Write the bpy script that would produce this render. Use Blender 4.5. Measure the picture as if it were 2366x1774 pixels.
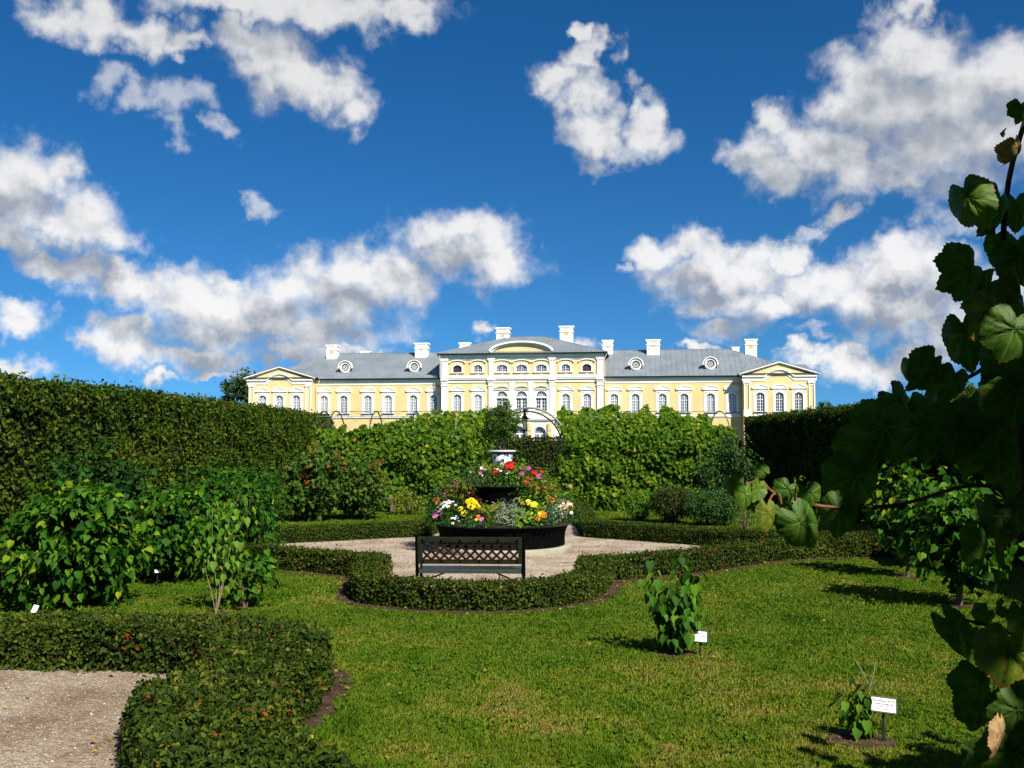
import bpy, math, random
import numpy as np
from mathutils import Vector, Matrix

for o in list(bpy.data.objects):
    bpy.data.objects.remove(o)
rng = np.random.default_rng(11)
random.seed(5)
R = math.radians
scene = bpy.context.scene
COL = scene.collection

# ------------------------------------------------------------------ camera
F, CX, CY, HORIZON, EYE = 2300.0, 1183.0, 887.0, 1018.0, 2.1
PITCH = math.atan((HORIZON - CY) / F)
cam_d = bpy.data.cameras.new('camera')
cam = bpy.data.objects.new('camera', cam_d)
COL.objects.link(cam)
cam.location = (0, 0, EYE)
cam.rotation_euler = (math.pi / 2 + PITCH, 0, 0)
cam_d.sensor_width = 36.0
cam_d.lens = 36.0 * F / 2366.0
cam_d.clip_start = 0.05
cam_d.clip_end = 9000.0
scene.camera = cam


def ray(x, y):
    a, b = (x - CX) / F, -(y - CY) / F
    return (a, math.cos(PITCH) - b * math.sin(PITCH), math.sin(PITCH) + b * math.cos(PITCH))


def at(x, y, D):
    """photo pixel at distance D -> point in the place"""
    r = ray(x, y)
    t = D / r[1]
    return Vector((r[0] * t, D, EYE + r[2] * t))


def gnd(x, y, z=0.0):
    r = ray(x, y)
    t = (z - EYE) / r[2]
    return (r[0] * t, r[1] * t)


# ------------------------------------------------------------------ light
SUN_EL, SUN_AZ = R(42), R(33)          # azimuth measured from straight behind the camera towards the right
SUN = Vector((math.sin(SUN_AZ) * math.cos(SUN_EL), -math.cos(SUN_AZ) * math.cos(SUN_EL), math.sin(SUN_EL)))
sun_d = bpy.data.lights.new('sun', 'SUN')
sun_d.energy = 5.0
sun_d.angle = R(0.53)
sun_d.color = (1.0, 0.94, 0.84)
sun = bpy.data.objects.new('sun', sun_d)
COL.objects.link(sun)
sun.rotation_euler = SUN.to_track_quat('Z', 'Y').to_euler()
sun.location = SUN * 50

scene.view_settings.view_transform = 'Standard'
scene.view_settings.look = 'None'
scene.view_settings.gamma = 1.0
scene.view_settings.exposure = 0.80
scene.view_settings.use_curve_mapping = False
scene.cycles.use_adaptive_sampling = True
scene.cycles.adaptive_threshold = 0.015
scene.cycles.max_bounces = 6
scene.cycles.diffuse_bounces = 3
scene.cycles.glossy_bounces = 2
scene.cycles.transmission_bounces = 4
scene.cycles.transparent_max_bounces = 6
scene.cycles.sample_clamp_indirect = 4.0

# ------------------------------------------------------------------ sky with clouds
world = bpy.data.worlds.new('World')
scene.world = world
world.use_nodes = True
NT = world.node_tree
NT.nodes.clear()


def nd(t, **kw):
    n = NT.nodes.new(t)
    for k, v in kw.items():
        setattr(n, k, v)
    return n


def lk(a, b):
    NT.links.new(a, b)


def wire(sock, v):
    if isinstance(v, (int, float, tuple, list)):
        sock.default_value = v
    else:
        lk(v, sock)


def m_(op, a, b=0.0, c=0.0, clamp=False):
    n = nd('ShaderNodeMath', operation=op, use_clamp=clamp)
    for s, v in zip(n.inputs, (a, b, c)):
        wire(s, v)
    return n.outputs[0]


def v_(op, a, b=None, c=None, scale=None, out=0):
    n = nd('ShaderNodeVectorMath', operation=op)
    for s, v in zip(n.inputs, (a, b, c)):
        if v is not None:
            wire(s, v)
    if scale is not None:
        wire(n.inputs['Scale'], scale)
    return n.outputs[out]


def maprange(v, a, b, c, d, smooth=False):
    n = nd('ShaderNodeMapRange', interpolation_type='SMOOTHSTEP' if smooth else 'LINEAR')
    for s, x in zip(n.inputs[:5], (v, a, b, c, d)):
        wire(s, x)
    return n.outputs[0]


def mixc(f, a, b):
    n = nd('ShaderNodeMix', data_type='RGBA')
    wire(n.inputs[0], f)
    wire(n.inputs[6], a)
    wire(n.inputs[7], b)
    return n.outputs[2]


SKY_STRENGTH = 0.055
sky = nd('ShaderNodeTexSky', sky_type='NISHITA')
sky.sun_disc = False
sky.sun_elevation = SUN_EL
sky.sun_rotation = math.atan2(SUN.x, SUN.y)
sky.altitude = 0.0
sky.air_density = 1.0
sky.dust_density = 0.0
sky.ozone_density = 2.6
# clear dry air: the pale band at the horizon is thin, so the sky is looked up a little higher
tc0 = nd('ShaderNodeTexCoord')
lk(v_('NORMALIZE', v_('MULTIPLY_ADD', tc0.outputs['Generated'], (1, 1, 0.9), (0, 0, 0.15))), sky.inputs[0])
gm = nd('ShaderNodeGamma')          # the camera's contrast: a deep polarised blue
lk(sky.outputs[0], gm.inputs[0])
gm.inputs[1].default_value = 1.35
hs = nd('ShaderNodeHueSaturation')
hs.inputs['Saturation'].default_value = 1.2
lk(gm.outputs[0], hs.inputs['Color'])
SKYC = v_('MULTIPLY', hs.outputs[0], (0.53, 0.68, 0.68))

tc = nd('ShaderNodeTexCoord')
sep = nd('ShaderNodeSeparateXYZ')
lk(tc.outputs['Generated'], sep.inputs[0])
az = m_('ARCTAN2', sep.outputs[0], sep.outputs[1])
el = m_('ARCSINE', sep.outputs[2])
cmb = nd('ShaderNodeCombineXYZ')
lk(az, cmb.inputs[0])
lk(el, cmb.inputs[1])
# angular coordinates, 1 unit = 0.1 rad
P0 = v_('SCALE', cmb.outputs[0], scale=10.0)


def noise(vec, scale, detail, rough, dist=0.0, col=False):
    n = nd('ShaderNodeTexNoise', noise_dimensions='2D')
    lk(vec, n.inputs['Vector'])
    n.inputs['Scale'].default_value = scale
    n.inputs['Detail'].default_value = detail
    n.inputs['Roughness'].default_value = rough
    n.inputs['Distortion'].default_value = dist
    return n.outputs['Color' if col else 'Fac']


def blob(x, y, rx, ry):
    """cloud puff given by the direction in which it stands -> angular centre and radii"""
    r = ray(x, y)
    a = math.atan2(r[0], r[1]) * 10
    e = math.asin(r[2] / math.sqrt(r[0] ** 2 + r[1] ** 2 + r[2] ** 2)) * 10
    k = 10.0 / F
    return (a, e, rx * k * 1.05, ry * k * 1.05)


K1 = 1183 / 2212
UL = [(250, 80, 130, 70), (420, 85, 120, 70), (560, 140, 90, 60), (690, 145, 110, 75), (810, 205, 90, 40), (1000, 10, 320, 62),
      (1400, 22, 430, 82), (1740, 55, 190, 62), (1040, 170, 95, 85), (1160, 240, 160, 110), (1280, 340, 190, 110), (1410, 370, 160, 105),
      (1530, 470, 120, 85), (80, 760, 180, 130), (245, 720, 85, 80), (100, 910, 220, 140), (310, 960, 200, 110), (480, 1010, 105, 80),
      (30, 1040, 120, 60), (200, 1140, 110, 42), (340, 1150, 105, 62), (480, 1200, 130, 75), (620, 1235, 150, 80),
      (760, 1290, 150, 90), (900, 1320, 190, 115), (1010, 1260, 110, 60), (1270, 1230, 150, 118), (1190, 1350, 280, 130),
      (1560, 1160, 170, 100), (1500, 1290, 230, 110), (1700, 1240, 140, 100), (1860, 1030, 140, 110), (2040, 1000, 150, 110),
      (2000, 1130, 270, 95), (2170, 1110, 110, 90), (1250, 1420, 430, 85), (980, 1420, 260, 85), (500, 1400, 90, 70), (620, 1400, 70, 55),
      (560, 1500, 180, 70), (800, 1545, 310, 52), (910, 1615, 110, 26), (1130, 1570, 60, 30), (690, 1645, 50, 24), (1330, 1525, 320, 28),
      (90, 1340, 110, 55), (120, 1400, 95, 45), (50, 1565, 105, 38), (2090, 1415, 48, 38), (30, 1380, 70, 50), (120, 1640, 60, 22), (400, 1500, 60, 40)]
UR = [(260, 130, 32, 40), (275, 240, 60, 80), (240, 340, 110, 80), (310, 440, 100, 80), (340, 560, 130, 95), (390, 640, 90, 75),
      (605, 510, 65, 95), (570, 600, 120, 70), (1120, 530, 100, 75), (1210, 610, 180, 110), (1360, 640, 190, 110), (1050, 670, 90, 80),
      (1170, 770, 130, 85), (1450, 720, 180, 110), (1650, 150, 110, 75), (1790, 20, 70, 50), (1720, 250, 200, 120), (1500, 350, 140, 105),
      (1450, 450, 140, 85), (1680, 450, 300, 180), (1920, 430, 280, 180), (2150, 300, 150, 140), (2110, 560, 260, 170), (1900, 640, 300, 110),
      (1640, 730, 110, 75), (1370, 945, 80, 45), (640, 1110, 110, 70), (780, 1080, 110, 78), (900, 1130, 150, 80), (1060, 1130, 110, 60),
      (1200, 1120, 75, 62), (800, 1210, 220, 75), (1000, 1230, 250, 100), (1250, 1230, 80, 80), (1150, 1310, 200, 65), (850, 1290, 180, 60),
      (930, 1400, 140, 52), (1400, 1200, 130, 75), (1500, 1250, 180, 110), (1690, 1100, 115, 75), (1640, 1200, 170, 110),
      (1850, 1200, 180, 120), (1720, 1320, 260, 110), (1860, 1400, 160, 100), (1380, 1520, 68, 60), (1460, 1565, 150, 60),
      (1290, 1570, 130, 45), (1620, 1600, 200, 60), (850, 1500, 80, 24), (330, 1490, 80, 38), (1500, 1480, 60, 40), (1750, 1560, 140, 60), (1900, 1500, 120, 60), (1250, 1530, 90, 30), (2050, 1300, 150, 120)]
# thin torn cloud: (puff, weight)
WISP = [((1110, 900, 62, 50), 0), ((470, 340, 100, 80), 0), ((620, 400, 95, 60), 0), ((790, 430, 110, 85), 0), ((760, 550, 100, 60), 0), ((960, 560, 60, 50), 0),
        ((890, 225, 70, 40), 0), ((1610, 430, 60, 50), 0), ((450, 230, 60, 75), 1), ((530, 340, 65, 70), 1), ((500, 680, 160, 60), 1),
        ((340, 720, 80, 45), 1), ((1620, 800, 160, 60), 1), ((1900, 800, 220, 80), 1), ((1270, 1015, 90, 35), 1), ((490, 1180, 60, 22), 1),
        ((1950, 950, 250, 80), 1), ((1300, 1450, 160, 30), 1), ((1480, 1400, 70, 40), 1), ((220, 1450, 50, 40), 1), ((430, 1480, 40, 30), 1)]
BL = [blob(u * K1, v * K1, a * K1, b * K1) for u, v, a, b in UL] + [blob(1183 + u * K1, v * K1, a * K1, b * K1) for u, v, a, b in UR]
WB = [blob((1183 if s else 0) + p[0] * K1, p[1] * K1, p[2] * K1, p[3] * K1) for p, s in WISP]


def field(P, blobs, k=0.22):
    acc = None
    for a, e, rx, ry in blobs:
        q = v_('MULTIPLY_ADD', P, (1 / rx, 1 / ry, 0), (-a / rx, -e / ry, 0))
        d = v_('LENGTH', q, out=1)
        if acc is None:
            acc = d
        else:
            acc = m_('SMOOTH_MIN', acc, d, k)
    return acc


# billows: the coordinates are stirred by two octaves of noise before the puffs are looked up
w1 = v_('SUBTRACT', noise(P0, 1.7, 3.0, 0.55, col=True), (0.5, 0.5, 0.5))
w2 = v_('SUBTRACT', noise(P0, 6.5, 4.0, 0.6, col=True), (0.5, 0.5, 0.5))
P = v_('MULTIPLY_ADD', w1, (0.62, 0.5, 0), P0)
P = v_('MULTIPLY_ADD', w2, (0.20, 0.20, 0), P)
detail = noise(P0, 2.6, 8.0, 0.54)
d0 = field(P, BL)
BIG = [b for b in BL if b[2] * b[3] > 0.04]
d1 = field(v_('ADD', P, (0.12, 0.34, 0)), BIG, 0.6)
dw = field(P, WB)
dn = m_('MULTIPLY', m_('SUBTRACT', detail, 0.5), 1.25)
f0 = m_('ADD', m_('SUBTRACT', 1.0, d0), dn)
fw = m_('ADD', m_('SUBTRACT', 1.0, dw), m_('MULTIPLY', dn, 2.2))
dens = maprange(f0, -0.42, 0.70, 0, 1, True)
densw = m_('MULTIPLY', maprange(fw, -0.15, 1.0, 0, 1, True), 0.60)
# the rest of the sky dome carries the same broken cumulus
gen = noise(P0, 0.34, 9.0, 0.56, 0.3)
away = m_('MAXIMUM', maprange(m_('ABSOLUTE', az), 0.52, 0.75, 0, 1, True), maprange(el, 0.46, 0.62, 0, 1, True))
up = maprange(el, 0.02, 0.12, 0, 1, True)
g_d = m_('MULTIPLY', m_('MULTIPLY', maprange(gen, 0.57, 0.67, 0, 1, True), away), up)
cover = m_('MAXIMUM', m_('MAXIMUM', dens, densw), g_d, clamp=True)
# sun side white, underside grey
above = maprange(d1, 0.10, 1.20, 0, 1, True)
det2 = noise(v_('ADD', P0, (0.07, 0.13, 0)), 2.6, 8.0, 0.54)
relief = m_('MULTIPLY', m_('SUBTRACT', detail, det2), 1.5)
lit = m_('ADD', m_('MULTIPLY_ADD', above, 0.92, 0.06), relief, clamp=True)
lit = m_('MAXIMUM', lit, m_('MULTIPLY', away, 0.6), clamp=True)
high = maprange(el, 0.12, 0.42, 1.0, 0.5)
white = tuple(x / SKY_STRENGTH for x in (0.535, 0.535, 0.54)) + (1,)
grey = tuple(x / SKY_STRENGTH for x in (0.190, 0.214, 0.258)) + (1,)
cl = mixc(lit, grey, white)
cl = mixc(high, tuple(x / SKY_STRENGTH for x in (0.315, 0.325, 0.335)) + (1,), cl)
col = mixc(cover, SKYC, cl)
bg = nd('ShaderNodeBackground')
lk(col, bg.inputs[0])
bg.inputs[1].default_value = SKY_STRENGTH
wo = nd('ShaderNodeOutputWorld')
lk(bg.outputs[0], wo.inputs[0])
world.cycles.sampling_method = 'MANUAL'
world.cycles.sample_map_resolution = 512

# ------------------------------------------------------------------ helpers: objects, meshes, materials
def tag(o, label=None, cat=None, group=None, kind=None):
    if label:
        o['label'] = label
    if cat:
        o['category'] = cat
    if group:
        o['group'] = group
    if kind:
        o['kind'] = kind
    return o


def empty(name, loc=(0, 0, 0), rz=0.0, label=None, cat=None, group=None):
    o = bpy.data.objects.new(name, None)
    o.empty_display_size = 0.2
    COL.objects.link(o)
    o.location = loc
    o.rotation_euler = (0, 0, rz)
    return tag(o, label, cat, group)


def link(name, me, parent=None):
    o = bpy.data.objects.new(name, me)
    COL.objects.link(o)
    if parent is not None:
        o.parent = parent
    return o


def np_mesh(name, V, polys, mat, tint=None, smooth=False, extra=None):
    """V (n,3); polys: list of (m,k) index arrays"""
    me = bpy.data.meshes.new(name)
    V = np.asarray(V, dtype=np.float32)
    me.vertices.add(len(V))
    me.vertices.foreach_set('co', V.ravel())
    idx = np.concatenate([np.asarray(p, dtype=np.int32).ravel() for p in polys])
    sizes = np.concatenate([np.full(len(p), np.asarray(p).shape[1], dtype=np.int32) for p in polys])
    me.loops.add(len(idx))
    me.loops.foreach_set('vertex_index', idx)
    me.polygons.add(len(sizes))
    starts = np.concatenate([[0], np.cumsum(sizes)[:-1]]).astype(np.int32)
    me.polygons.foreach_set('loop_start', starts)
    me.polygons.foreach_set('loop_total', sizes)
    me.update(calc_edges=True)
    if tint is not None:
        at_ = me.attributes.new('tint', 'FLOAT', 'POINT')
        at_.data.foreach_set('value', np.asarray(tint, dtype=np.float32))
    for k, arr in (extra or {}).items():
        a2 = me.attributes.new(k, 'FLOAT', 'POINT')
        a2.data.foreach_set('value', np.asarray(arr, dtype=np.float32))
    me.polygons.foreach_set('use_smooth', np.full(len(sizes), smooth))
    if mat:
        me.materials.append(mat)
    me.validate()
    return me


class MB:
    """collects simple solids into one mesh"""

    def __init__(s):
        s.v, s.f = [], []

    def add(s, vs, fs):
        b = len(s.v)
        s.v += [tuple(p) for p in vs]
        s.f += [tuple(b + i for i in f) for f in fs]

    def box(s, x0, x1, y0, y1, z0, z1):
        s.add([(x0, y0, z0), (x1, y0, z0), (x1, y1, z0), (x0, y1, z0), (x0, y0, z1), (x1, y0, z1), (x1, y1, z1), (x0, y1, z1)],
              [(0, 3, 2, 1), (4, 5, 6, 7), (0, 1, 5, 4), (1, 2, 6, 5), (2, 3, 7, 6), (3, 0, 4, 7)])
        return s

    def obox(s, c, ax, ay, az_, hx, hy, hz):
        c, ax, ay, az_ = Vector(c), Vector(ax), Vector(ay), Vector(az_)
        P_ = []
        for k in (-1, 1):
            for j, i in ((-1, -1), (-1, 1), (1, 1), (1, -1)):
                P_.append(c + ax * hx * i + ay * hy * j + az_ * hz * k)
        s.add(P_, [(0, 3, 2, 1), (4, 5, 6, 7), (0, 1, 5, 4), (1, 2, 6, 5), (2, 3, 7, 6), (3, 0, 4, 7)])
        return s

    def prism(s, poly, y0, y1):
        """poly in (x, z), extruded along y"""
        n = len(poly)
        s.add([(x, y0, z) for x, z in poly] + [(x, y1, z) for x, z in poly],
              [tuple(range(n)), tuple(range(2 * n - 1, n - 1, -1))] + [(i, (i + 1) % n + 0, (i + 1) % n + n, i + n)[::-1] for i in range(n)])
        return s

    def strip(s, pts_in, pts_out, y0, y1, closed=False):
        """band between two (x, z) polylines, with depth y0..y1"""
        n = len(pts_in)
        vs = [(x, y0, z) for x, z in pts_in] + [(x, y0, z) for x, z in pts_out] + [(x, y1, z) for x, z in pts_in] + [(x, y1, z) for x, z in pts_out]
        fs = []
        rngn = n if closed else n - 1
        for i in range(rngn):
            j = (i + 1) % n
            fs += [(i, j, n + j, n + i), (2 * n + i, 3 * n + i, 3 * n + j, 2 * n + j), (n + i, n + j, 3 * n + j, 3 * n + i), (j, i, 2 * n + i, 2 * n + j)]
        if not closed:
            fs += [(0, n, 3 * n, 2 * n), (n - 1, 3 * n - 1, 4 * n - 1, 2 * n - 1)]
        s.add(vs, fs)
        return s

    def tube(s, pts, rad, n=6, cap=True):
        pts = [Vector(p) for p in pts]
        if not isinstance(rad, (list, tuple)):
            rad = [rad] * len(pts)
        vs, fs = [], []
        up = None
        for i, p in enumerate(pts):
            d = (pts[min(i + 1, len(pts) - 1)] - pts[max(i - 1, 0)])
            d = d.normalized() if d.length > 1e-9 else Vector((0, 0, 1))
            if up is None:
                up = Vector((0, 0, 1)) if abs(d.z) < 0.9 else Vector((1, 0, 0))
            a = d.cross(up).normalized()
            b = a.cross(d).normalized()
            up = b
            for k in range(n):
                t = 2 * math.pi * k / n
                vs.append(p + (a * math.cos(t) + b * math.sin(t)) * rad[i])
        for i in range(len(pts) - 1):
            for k in range(n):
                fs.append((i * n + k, i * n + (k + 1) % n, (i + 1) * n + (k + 1) % n, (i + 1) * n + k))
        if cap:
            fs += [tuple(range(n))[::-1], tuple(range((len(pts) - 1) * n, len(pts) * n))]
        s.add(vs, fs)
        return s

    def lathe(s, prof, n=32, c=(0, 0, 0), rmod=None):
        vs, fs = [], []
        for r, z in prof:
            for k in range(n):
                t = 2 * math.pi * k / n
                rr = r * (rmod(t, z) if rmod else 1)
                vs.append((c[0] + rr * math.cos(t), c[1] + rr * math.sin(t), c[2] + z))
        m = len(prof)
        for i in range(m - 1):
            for k in range(n):
                fs.append((i * n + k, i * n + (k + 1) % n, (i + 1) * n + (k + 1) % n, (i + 1) * n + k))
        fs += [tuple(range(n))[::-1], tuple(range((m - 1) * n, m * n))]
        s.add(vs, fs)
        return s

    def mesh(s, name, mat=None, smooth=False):
        me = bpy.data.meshes.new(name)
        me.from_pydata(s.v, [], s.f)
        me.update()
        if smooth:
            me.polygons.foreach_set('use_smooth', np.full(len(me.polygons), True))
            try:
                me.set_sharp_from_angle(angle=R(40))
            except Exception:
                pass
        if mat:
            me.materials.append(mat)
        return me

    def build(s, name, mat, parent=None, smooth=False):
        return link(name, s.mesh(name, mat, smooth), parent)


def material(name):
    m = bpy.data.materials.new(name)
    m.use_nodes = True
    nt = m.node_tree
    return m, nt, nt.nodes['Principled BSDF'], nt.nodes['Material Output']


def paint(name, col, rough=0.6, spec=0.4, var=0.12, scale=3.0, bump=0.0, bscale=40.0, metal=0.0, col2=None):
    """plain surface with weathering: noise between two tones, fine bump"""
    m, nt, b, out = material(name)
    tcn = nt.nodes.new('ShaderNodeTexCoord')
    nz = nt.nodes.new('ShaderNodeTexNoise')
    nz.inputs['Scale'].default_value = scale
    nz.inputs['Detail'].default_value = 6
    nz.inputs['Roughness'].default_value = 0.65
    nt.links.new(tcn.outputs['Object'], nz.inputs['Vector'])
    rp = nt.nodes.new('ShaderNodeValToRGB')
    c2 = col2 or tuple(c * (1 - var * 2) for c in col)
    rp.color_ramp.elements[0].position = 0.33
    rp.color_ramp.elements[0].color = (*c2, 1)
    rp.color_ramp.elements[1].position = 0.62
    rp.color_ramp.elements[1].color = (*col, 1)
    nt.links.new(nz.outputs['Fac'], rp.inputs[0])
    nt.links.new(rp.outputs[0], b.inputs['Base Color'])
    b.inputs['Roughness'].default_value = rough
    b.inputs['Specular IOR Level'].default_value = spec
    b.inputs['Metallic'].default_value = metal
    if bump:
        n2 = nt.nodes.new('ShaderNodeTexNoise')
        n2.inputs['Scale'].default_value = bscale
        n2.inputs['Detail'].default_value = 5
        nt.links.new(tcn.outputs['Object'], n2.inputs['Vector'])
        bp = nt.nodes.new('ShaderNodeBump')
        bp.inputs['Strength'].default_value = bump
        bp.inputs['Distance'].default_value = 0.02
        nt.links.new(n2.outputs['Fac'], bp.inputs['Height'])
        nt.links.new(bp.outputs[0], b.inputs['Normal'])
    return m


def leaf_mat(name, stops, trans=0.3, rough=0.45, spec=0.35, orand=0.0, tcol=(1.0, 1.1, 0.35)):
    """foliage: colour ramp over the per-leaf 'tint', thin translucent blade"""
    m, nt, b, out = material(name)
    a = nt.nodes.new('ShaderNodeAttribute')
    a.attribute_name = 'tint'
    fac = a.outputs['Fac']
    if orand:
        oi = nt.nodes.new('ShaderNodeObjectInfo')
        mm = nt.nodes.new('ShaderNodeMath')
        mm.operation = 'MULTIPLY_ADD'
        mm.inputs[1].default_value = orand
        nt.links.new(oi.outputs['Random'], mm.inputs[0])
        nt.links.new(fac, mm.inputs[2])
        fac = mm.outputs[0]
    rp = nt.nodes.new('ShaderNodeValToRGB')
    els = rp.color_ramp.elements
    while len(els) < len(stops):
        els.new(0.5)
    for e, (p, c) in zip(els, stops):
        e.position = p
        e.color = (*c, 1)
    nt.links.new(fac, rp.inputs[0])
    nt.links.new(rp.outputs[0], b.inputs['Base Color'])
    b.inputs['Roughness'].default_value = rough + .08
    b.inputs['Specular IOR Level'].default_value = spec * .45
    tr = nt.nodes.new('ShaderNodeBsdfTranslucent')
    mx = nt.nodes.new('ShaderNodeMix')
    mx.data_type = 'RGBA'
    mx.blend_type = 'MULTIPLY'
    mx.inputs[0].default_value = 1.0
    nt.links.new(rp.outputs[0], mx.inputs[6])
    mx.inputs[7].default_value = (*tcol, 1)
    nt.links.new(mx.outputs[2], tr.inputs['Color'])
    ms = nt.nodes.new('ShaderNodeMixShader')
    ms.inputs[0].default_value = trans
    nt.links.new(b.outputs[0], ms.inputs[1])
    nt.links.new(tr.outputs[0], ms.inputs[2])
    nt.links.new(ms.outputs[0], out.inputs['Surface'])
    return m


def vnoise(x, y, s, seed=0):
    """smooth value noise on arrays"""
    x, y = np.asarray(x) / s, np.asarray(y) / s
    ix, iy = np.floor(x).astype(np.int64), np.floor(y).astype(np.int64)
    fx, fy = x - ix, y - iy
    fx, fy = fx * fx * (3 - 2 * fx), fy * fy * (3 - 2 * fy)

    def h(a, b):
        n = (a * 374761393 + b * 668265263 + seed * 144665) & 0xFFFFFFFF
        n = ((n ^ (n >> 13)) * 1274126177) & 0xFFFFFFFF
        return ((n ^ (n >> 16)) & 0xFFFF) / 65535.0
    return (h(ix, iy) * (1 - fx) + h(ix + 1, iy) * fx) * (1 - fy) + (h(ix, iy + 1) * (1 - fx) + h(ix + 1, iy + 1) * fx) * fy


# leaf outlines: x along the midrib, y across, z out of the blade
T_SMALL = (np.array([(0, 0, 0), (.45, .30, .07), (1, 0, -.06), (.45, -.30, .07)]), [np.array([(0, 2, 1), (0, 3, 2)])])
T_OVAL = (np.array([(0, 0, 0), (.28, .25, .06), (.68, .24, .04), (1, 0, -.08), (.68, -.24, .04), (.28, -.25, .06)]), [np.array([(0, 2, 1), (0, 3, 2), (0, 4, 3), (0, 5, 4)])])
T_LANCE = (np.array([(0, 0, 0), (.35, .17, .05), (.7, .13, .0), (1, 0, -.12), (.7, -.13, .0), (.35, -.17, .05), (.5, 0, -.03)]),
           [np.array([(0, 6, 1), (6, 2, 1), (6, 3, 2), (0, 5, 6), (6, 5, 4), (6, 4, 3)])])
T_HEART = (np.array([(0, 0, 0), (-.10, .20, .03), (.10, .37, .07), (.38, .36, .05), (.70, .18, -.02), (1, 0, -.18), (.70, -.18, -.02),
                     (.38, -.36, .05), (.10, -.37, .07), (-.10, -.20, .03), (.30, 0, -.03), (.65, 0, -.07)]),
           [np.array([(0, 2, 1), (0, 10, 2), (10, 3, 2), (10, 11, 3), (11, 4, 3), (11, 5, 4), (0, 9, 8), (0, 8, 10), (10, 8, 7),
                      (10, 7, 11), (11, 7, 6), (11, 6, 5)])])
T_LOBED = (np.array([(0, 0, 0), (-.12, .22, .02), (.06, .48, -.05), (.30, .30, .05), (.62, .44, -.06), (.66, .20, .04), (1, 0, -.12),
                     (.66, -.20, .04), (.62, -.44, -.06), (.30, -.30, .05), (.06, -.48, -.05), (-.12, -.22, .02), (.38, 0, -.04)]),
           [np.array([(12, 1, 0), (12, 2, 1), (12, 3, 2), (12, 4, 3), (12, 5, 4), (12, 6, 5), (12, 7, 6), (12, 8, 7), (12, 9, 8),
                      (12, 10, 9), (12, 11, 10), (12, 0, 11)])])


def unit(a):
    return a / np.maximum(np.linalg.norm(a, axis=1, keepdims=True), 1e-9)


def leaves(P_, A, N_, L, T, tint, wr=1.0):
    """arrays of leaves: base P, axis A, normal N, length L -> vertices, polys, tint per vertex"""
    n = len(P_)
    N_ = unit(N_)
    A = unit(A - N_ * np.sum(A * N_, axis=1, keepdims=True))
    B = np.cross(N_, A)
    tv, tf = T
    L = np.broadcast_to(np.asarray(L, dtype=float), (n,))
    wr = np.broadcast_to(np.asarray(wr, dtype=float), (n,))
    V = (P_[:, None, :] + L[:, None, None] * (tv[None, :, 0:1] * A[:, None, :] + (tv[None, :, 1:2] * wr[:, None, None]) * B[:, None, :] + tv[None, :, 2:3] * N_[:, None, :]))
    k = len(tv)
    polys = [(f[None, :, :] + (np.arange(n) * k)[:, None, None]).reshape(-1, f.shape[1]) for f in tf]
    return V.reshape(-1, 3), polys, np.repeat(tint, k)


def rand_dirs(n):
    return unit(rng.normal(size=(n, 3)))


def in_poly(px, py, poly):
    inside = np.zeros(len(px), dtype=bool)
    n = len(poly)
    for i in range(n):
        x0, y0 = poly[i]
        x1, y1 = poly[(i + 1) % n]
        c = ((y0 > py) != (y1 > py)) & (px < (x1 - x0) * (py - y0) / (y1 - y0 + 1e-12) + x0)
        inside ^= c
    return inside


def poly_area(p):
    return 0.5 * sum(p[i][0] * p[(i + 1) % len(p)][1] - p[(i + 1) % len(p)][0] * p[i][1] for i in range(len(p)))


def offset_poly(p, d):
    """grow (d > 0) a counter-clockwise polygon"""
    out, n = [], len(p)
    for i in range(n):
        a, b, c = Vector(p[i - 1]), Vector(p[i]), Vector(p[(i + 1) % n])
        e1, e2 = (b - a).normalized(), (c - b).normalized()
        n1, n2 = Vector((e1.y, -e1.x)), Vector((e2.y, -e2.x))
        m = (n1 + n2)
        m = m.normalized() if m.length > 1e-6 else n1
        k = d / max(0.45, m.dot(n1))
        out.append((b.x + m.x * k, b.y + m.y * k))
    return out


def sheet(name, poly, z, mat, kind='structure', wob=0.0, step=0.25):
    pts = []
    n = len(poly)
    for i in range(n):
        a, b = Vector(poly[i]), Vector(poly[(i + 1) % n])
        m = max(1, int((b - a).length / step)) if wob else 1
        for k in range(m):
            q = a.lerp(b, k / m)
            pts.append((q.x + random.uniform(-wob, wob), q.y + random.uniform(-wob, wob), z))
    me = bpy.data.meshes.new(name)
    me.from_pydata(pts, [], [tuple(range(len(pts)))])
    me.materials.append(mat)
    o = link(name, me)
    o['kind'] = kind
    return o


# ------------------------------------------------------------------ materials
M = {}
# colour values are reflectances
M['hedge_tall'] = leaf_mat('hedge_tall', [(0.0, (.009, .024, .003)), (.45, (.028, .062, .004)), (.8, (.074, .112, .007)), (1.0, (.150, .130, .014))], .25, .55, .2)
M['hedge_low'] = leaf_mat('hedge_low', [(0.0, (.010, .022, .003)), (.5, (.029, .055, .005)), (.85, (.072, .104, .009)), (.93, (.15, .125, .016)), (.955, (.20, .026, .010)), (1.0, (.26, .05, .014))], .2, .52, .22)
M['lilac'] = leaf_mat('lilac', [(0.0, (.009, .040, .003)), (.5, (.028, .098, .005)), (.85, (.075, .175, .007)), (1.0, (.22, .26, .012))], .28, .48, .22, .18)
M['lilac_dark'] = leaf_mat('lilac_dark', [(0.0, (.007, .028, .005)), (.6, (.018, .064, .009)), (1.0, (.048, .115, .010))], .25, .48, .22)
M['vine_far'] = leaf_mat('vine_far', [(0.0, (.026, .078, .004)), (.5, (.080, .172, .006)), (.86, (.165, .250, .010)), (.955, (.30, .30, .02)), (.98, (.42, .30, .07)), (1.0, (.40, .20, .10))], .34, .45, .3)
M['berry_leaf'] = leaf_mat('berry_leaf', [(0.0, (.024, .068, .008)), (.6, (.062, .128, .013)), (.9, (.115, .165, .018)), (1.0, (.20, .11, .018))], .28, .45, .3)
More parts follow.
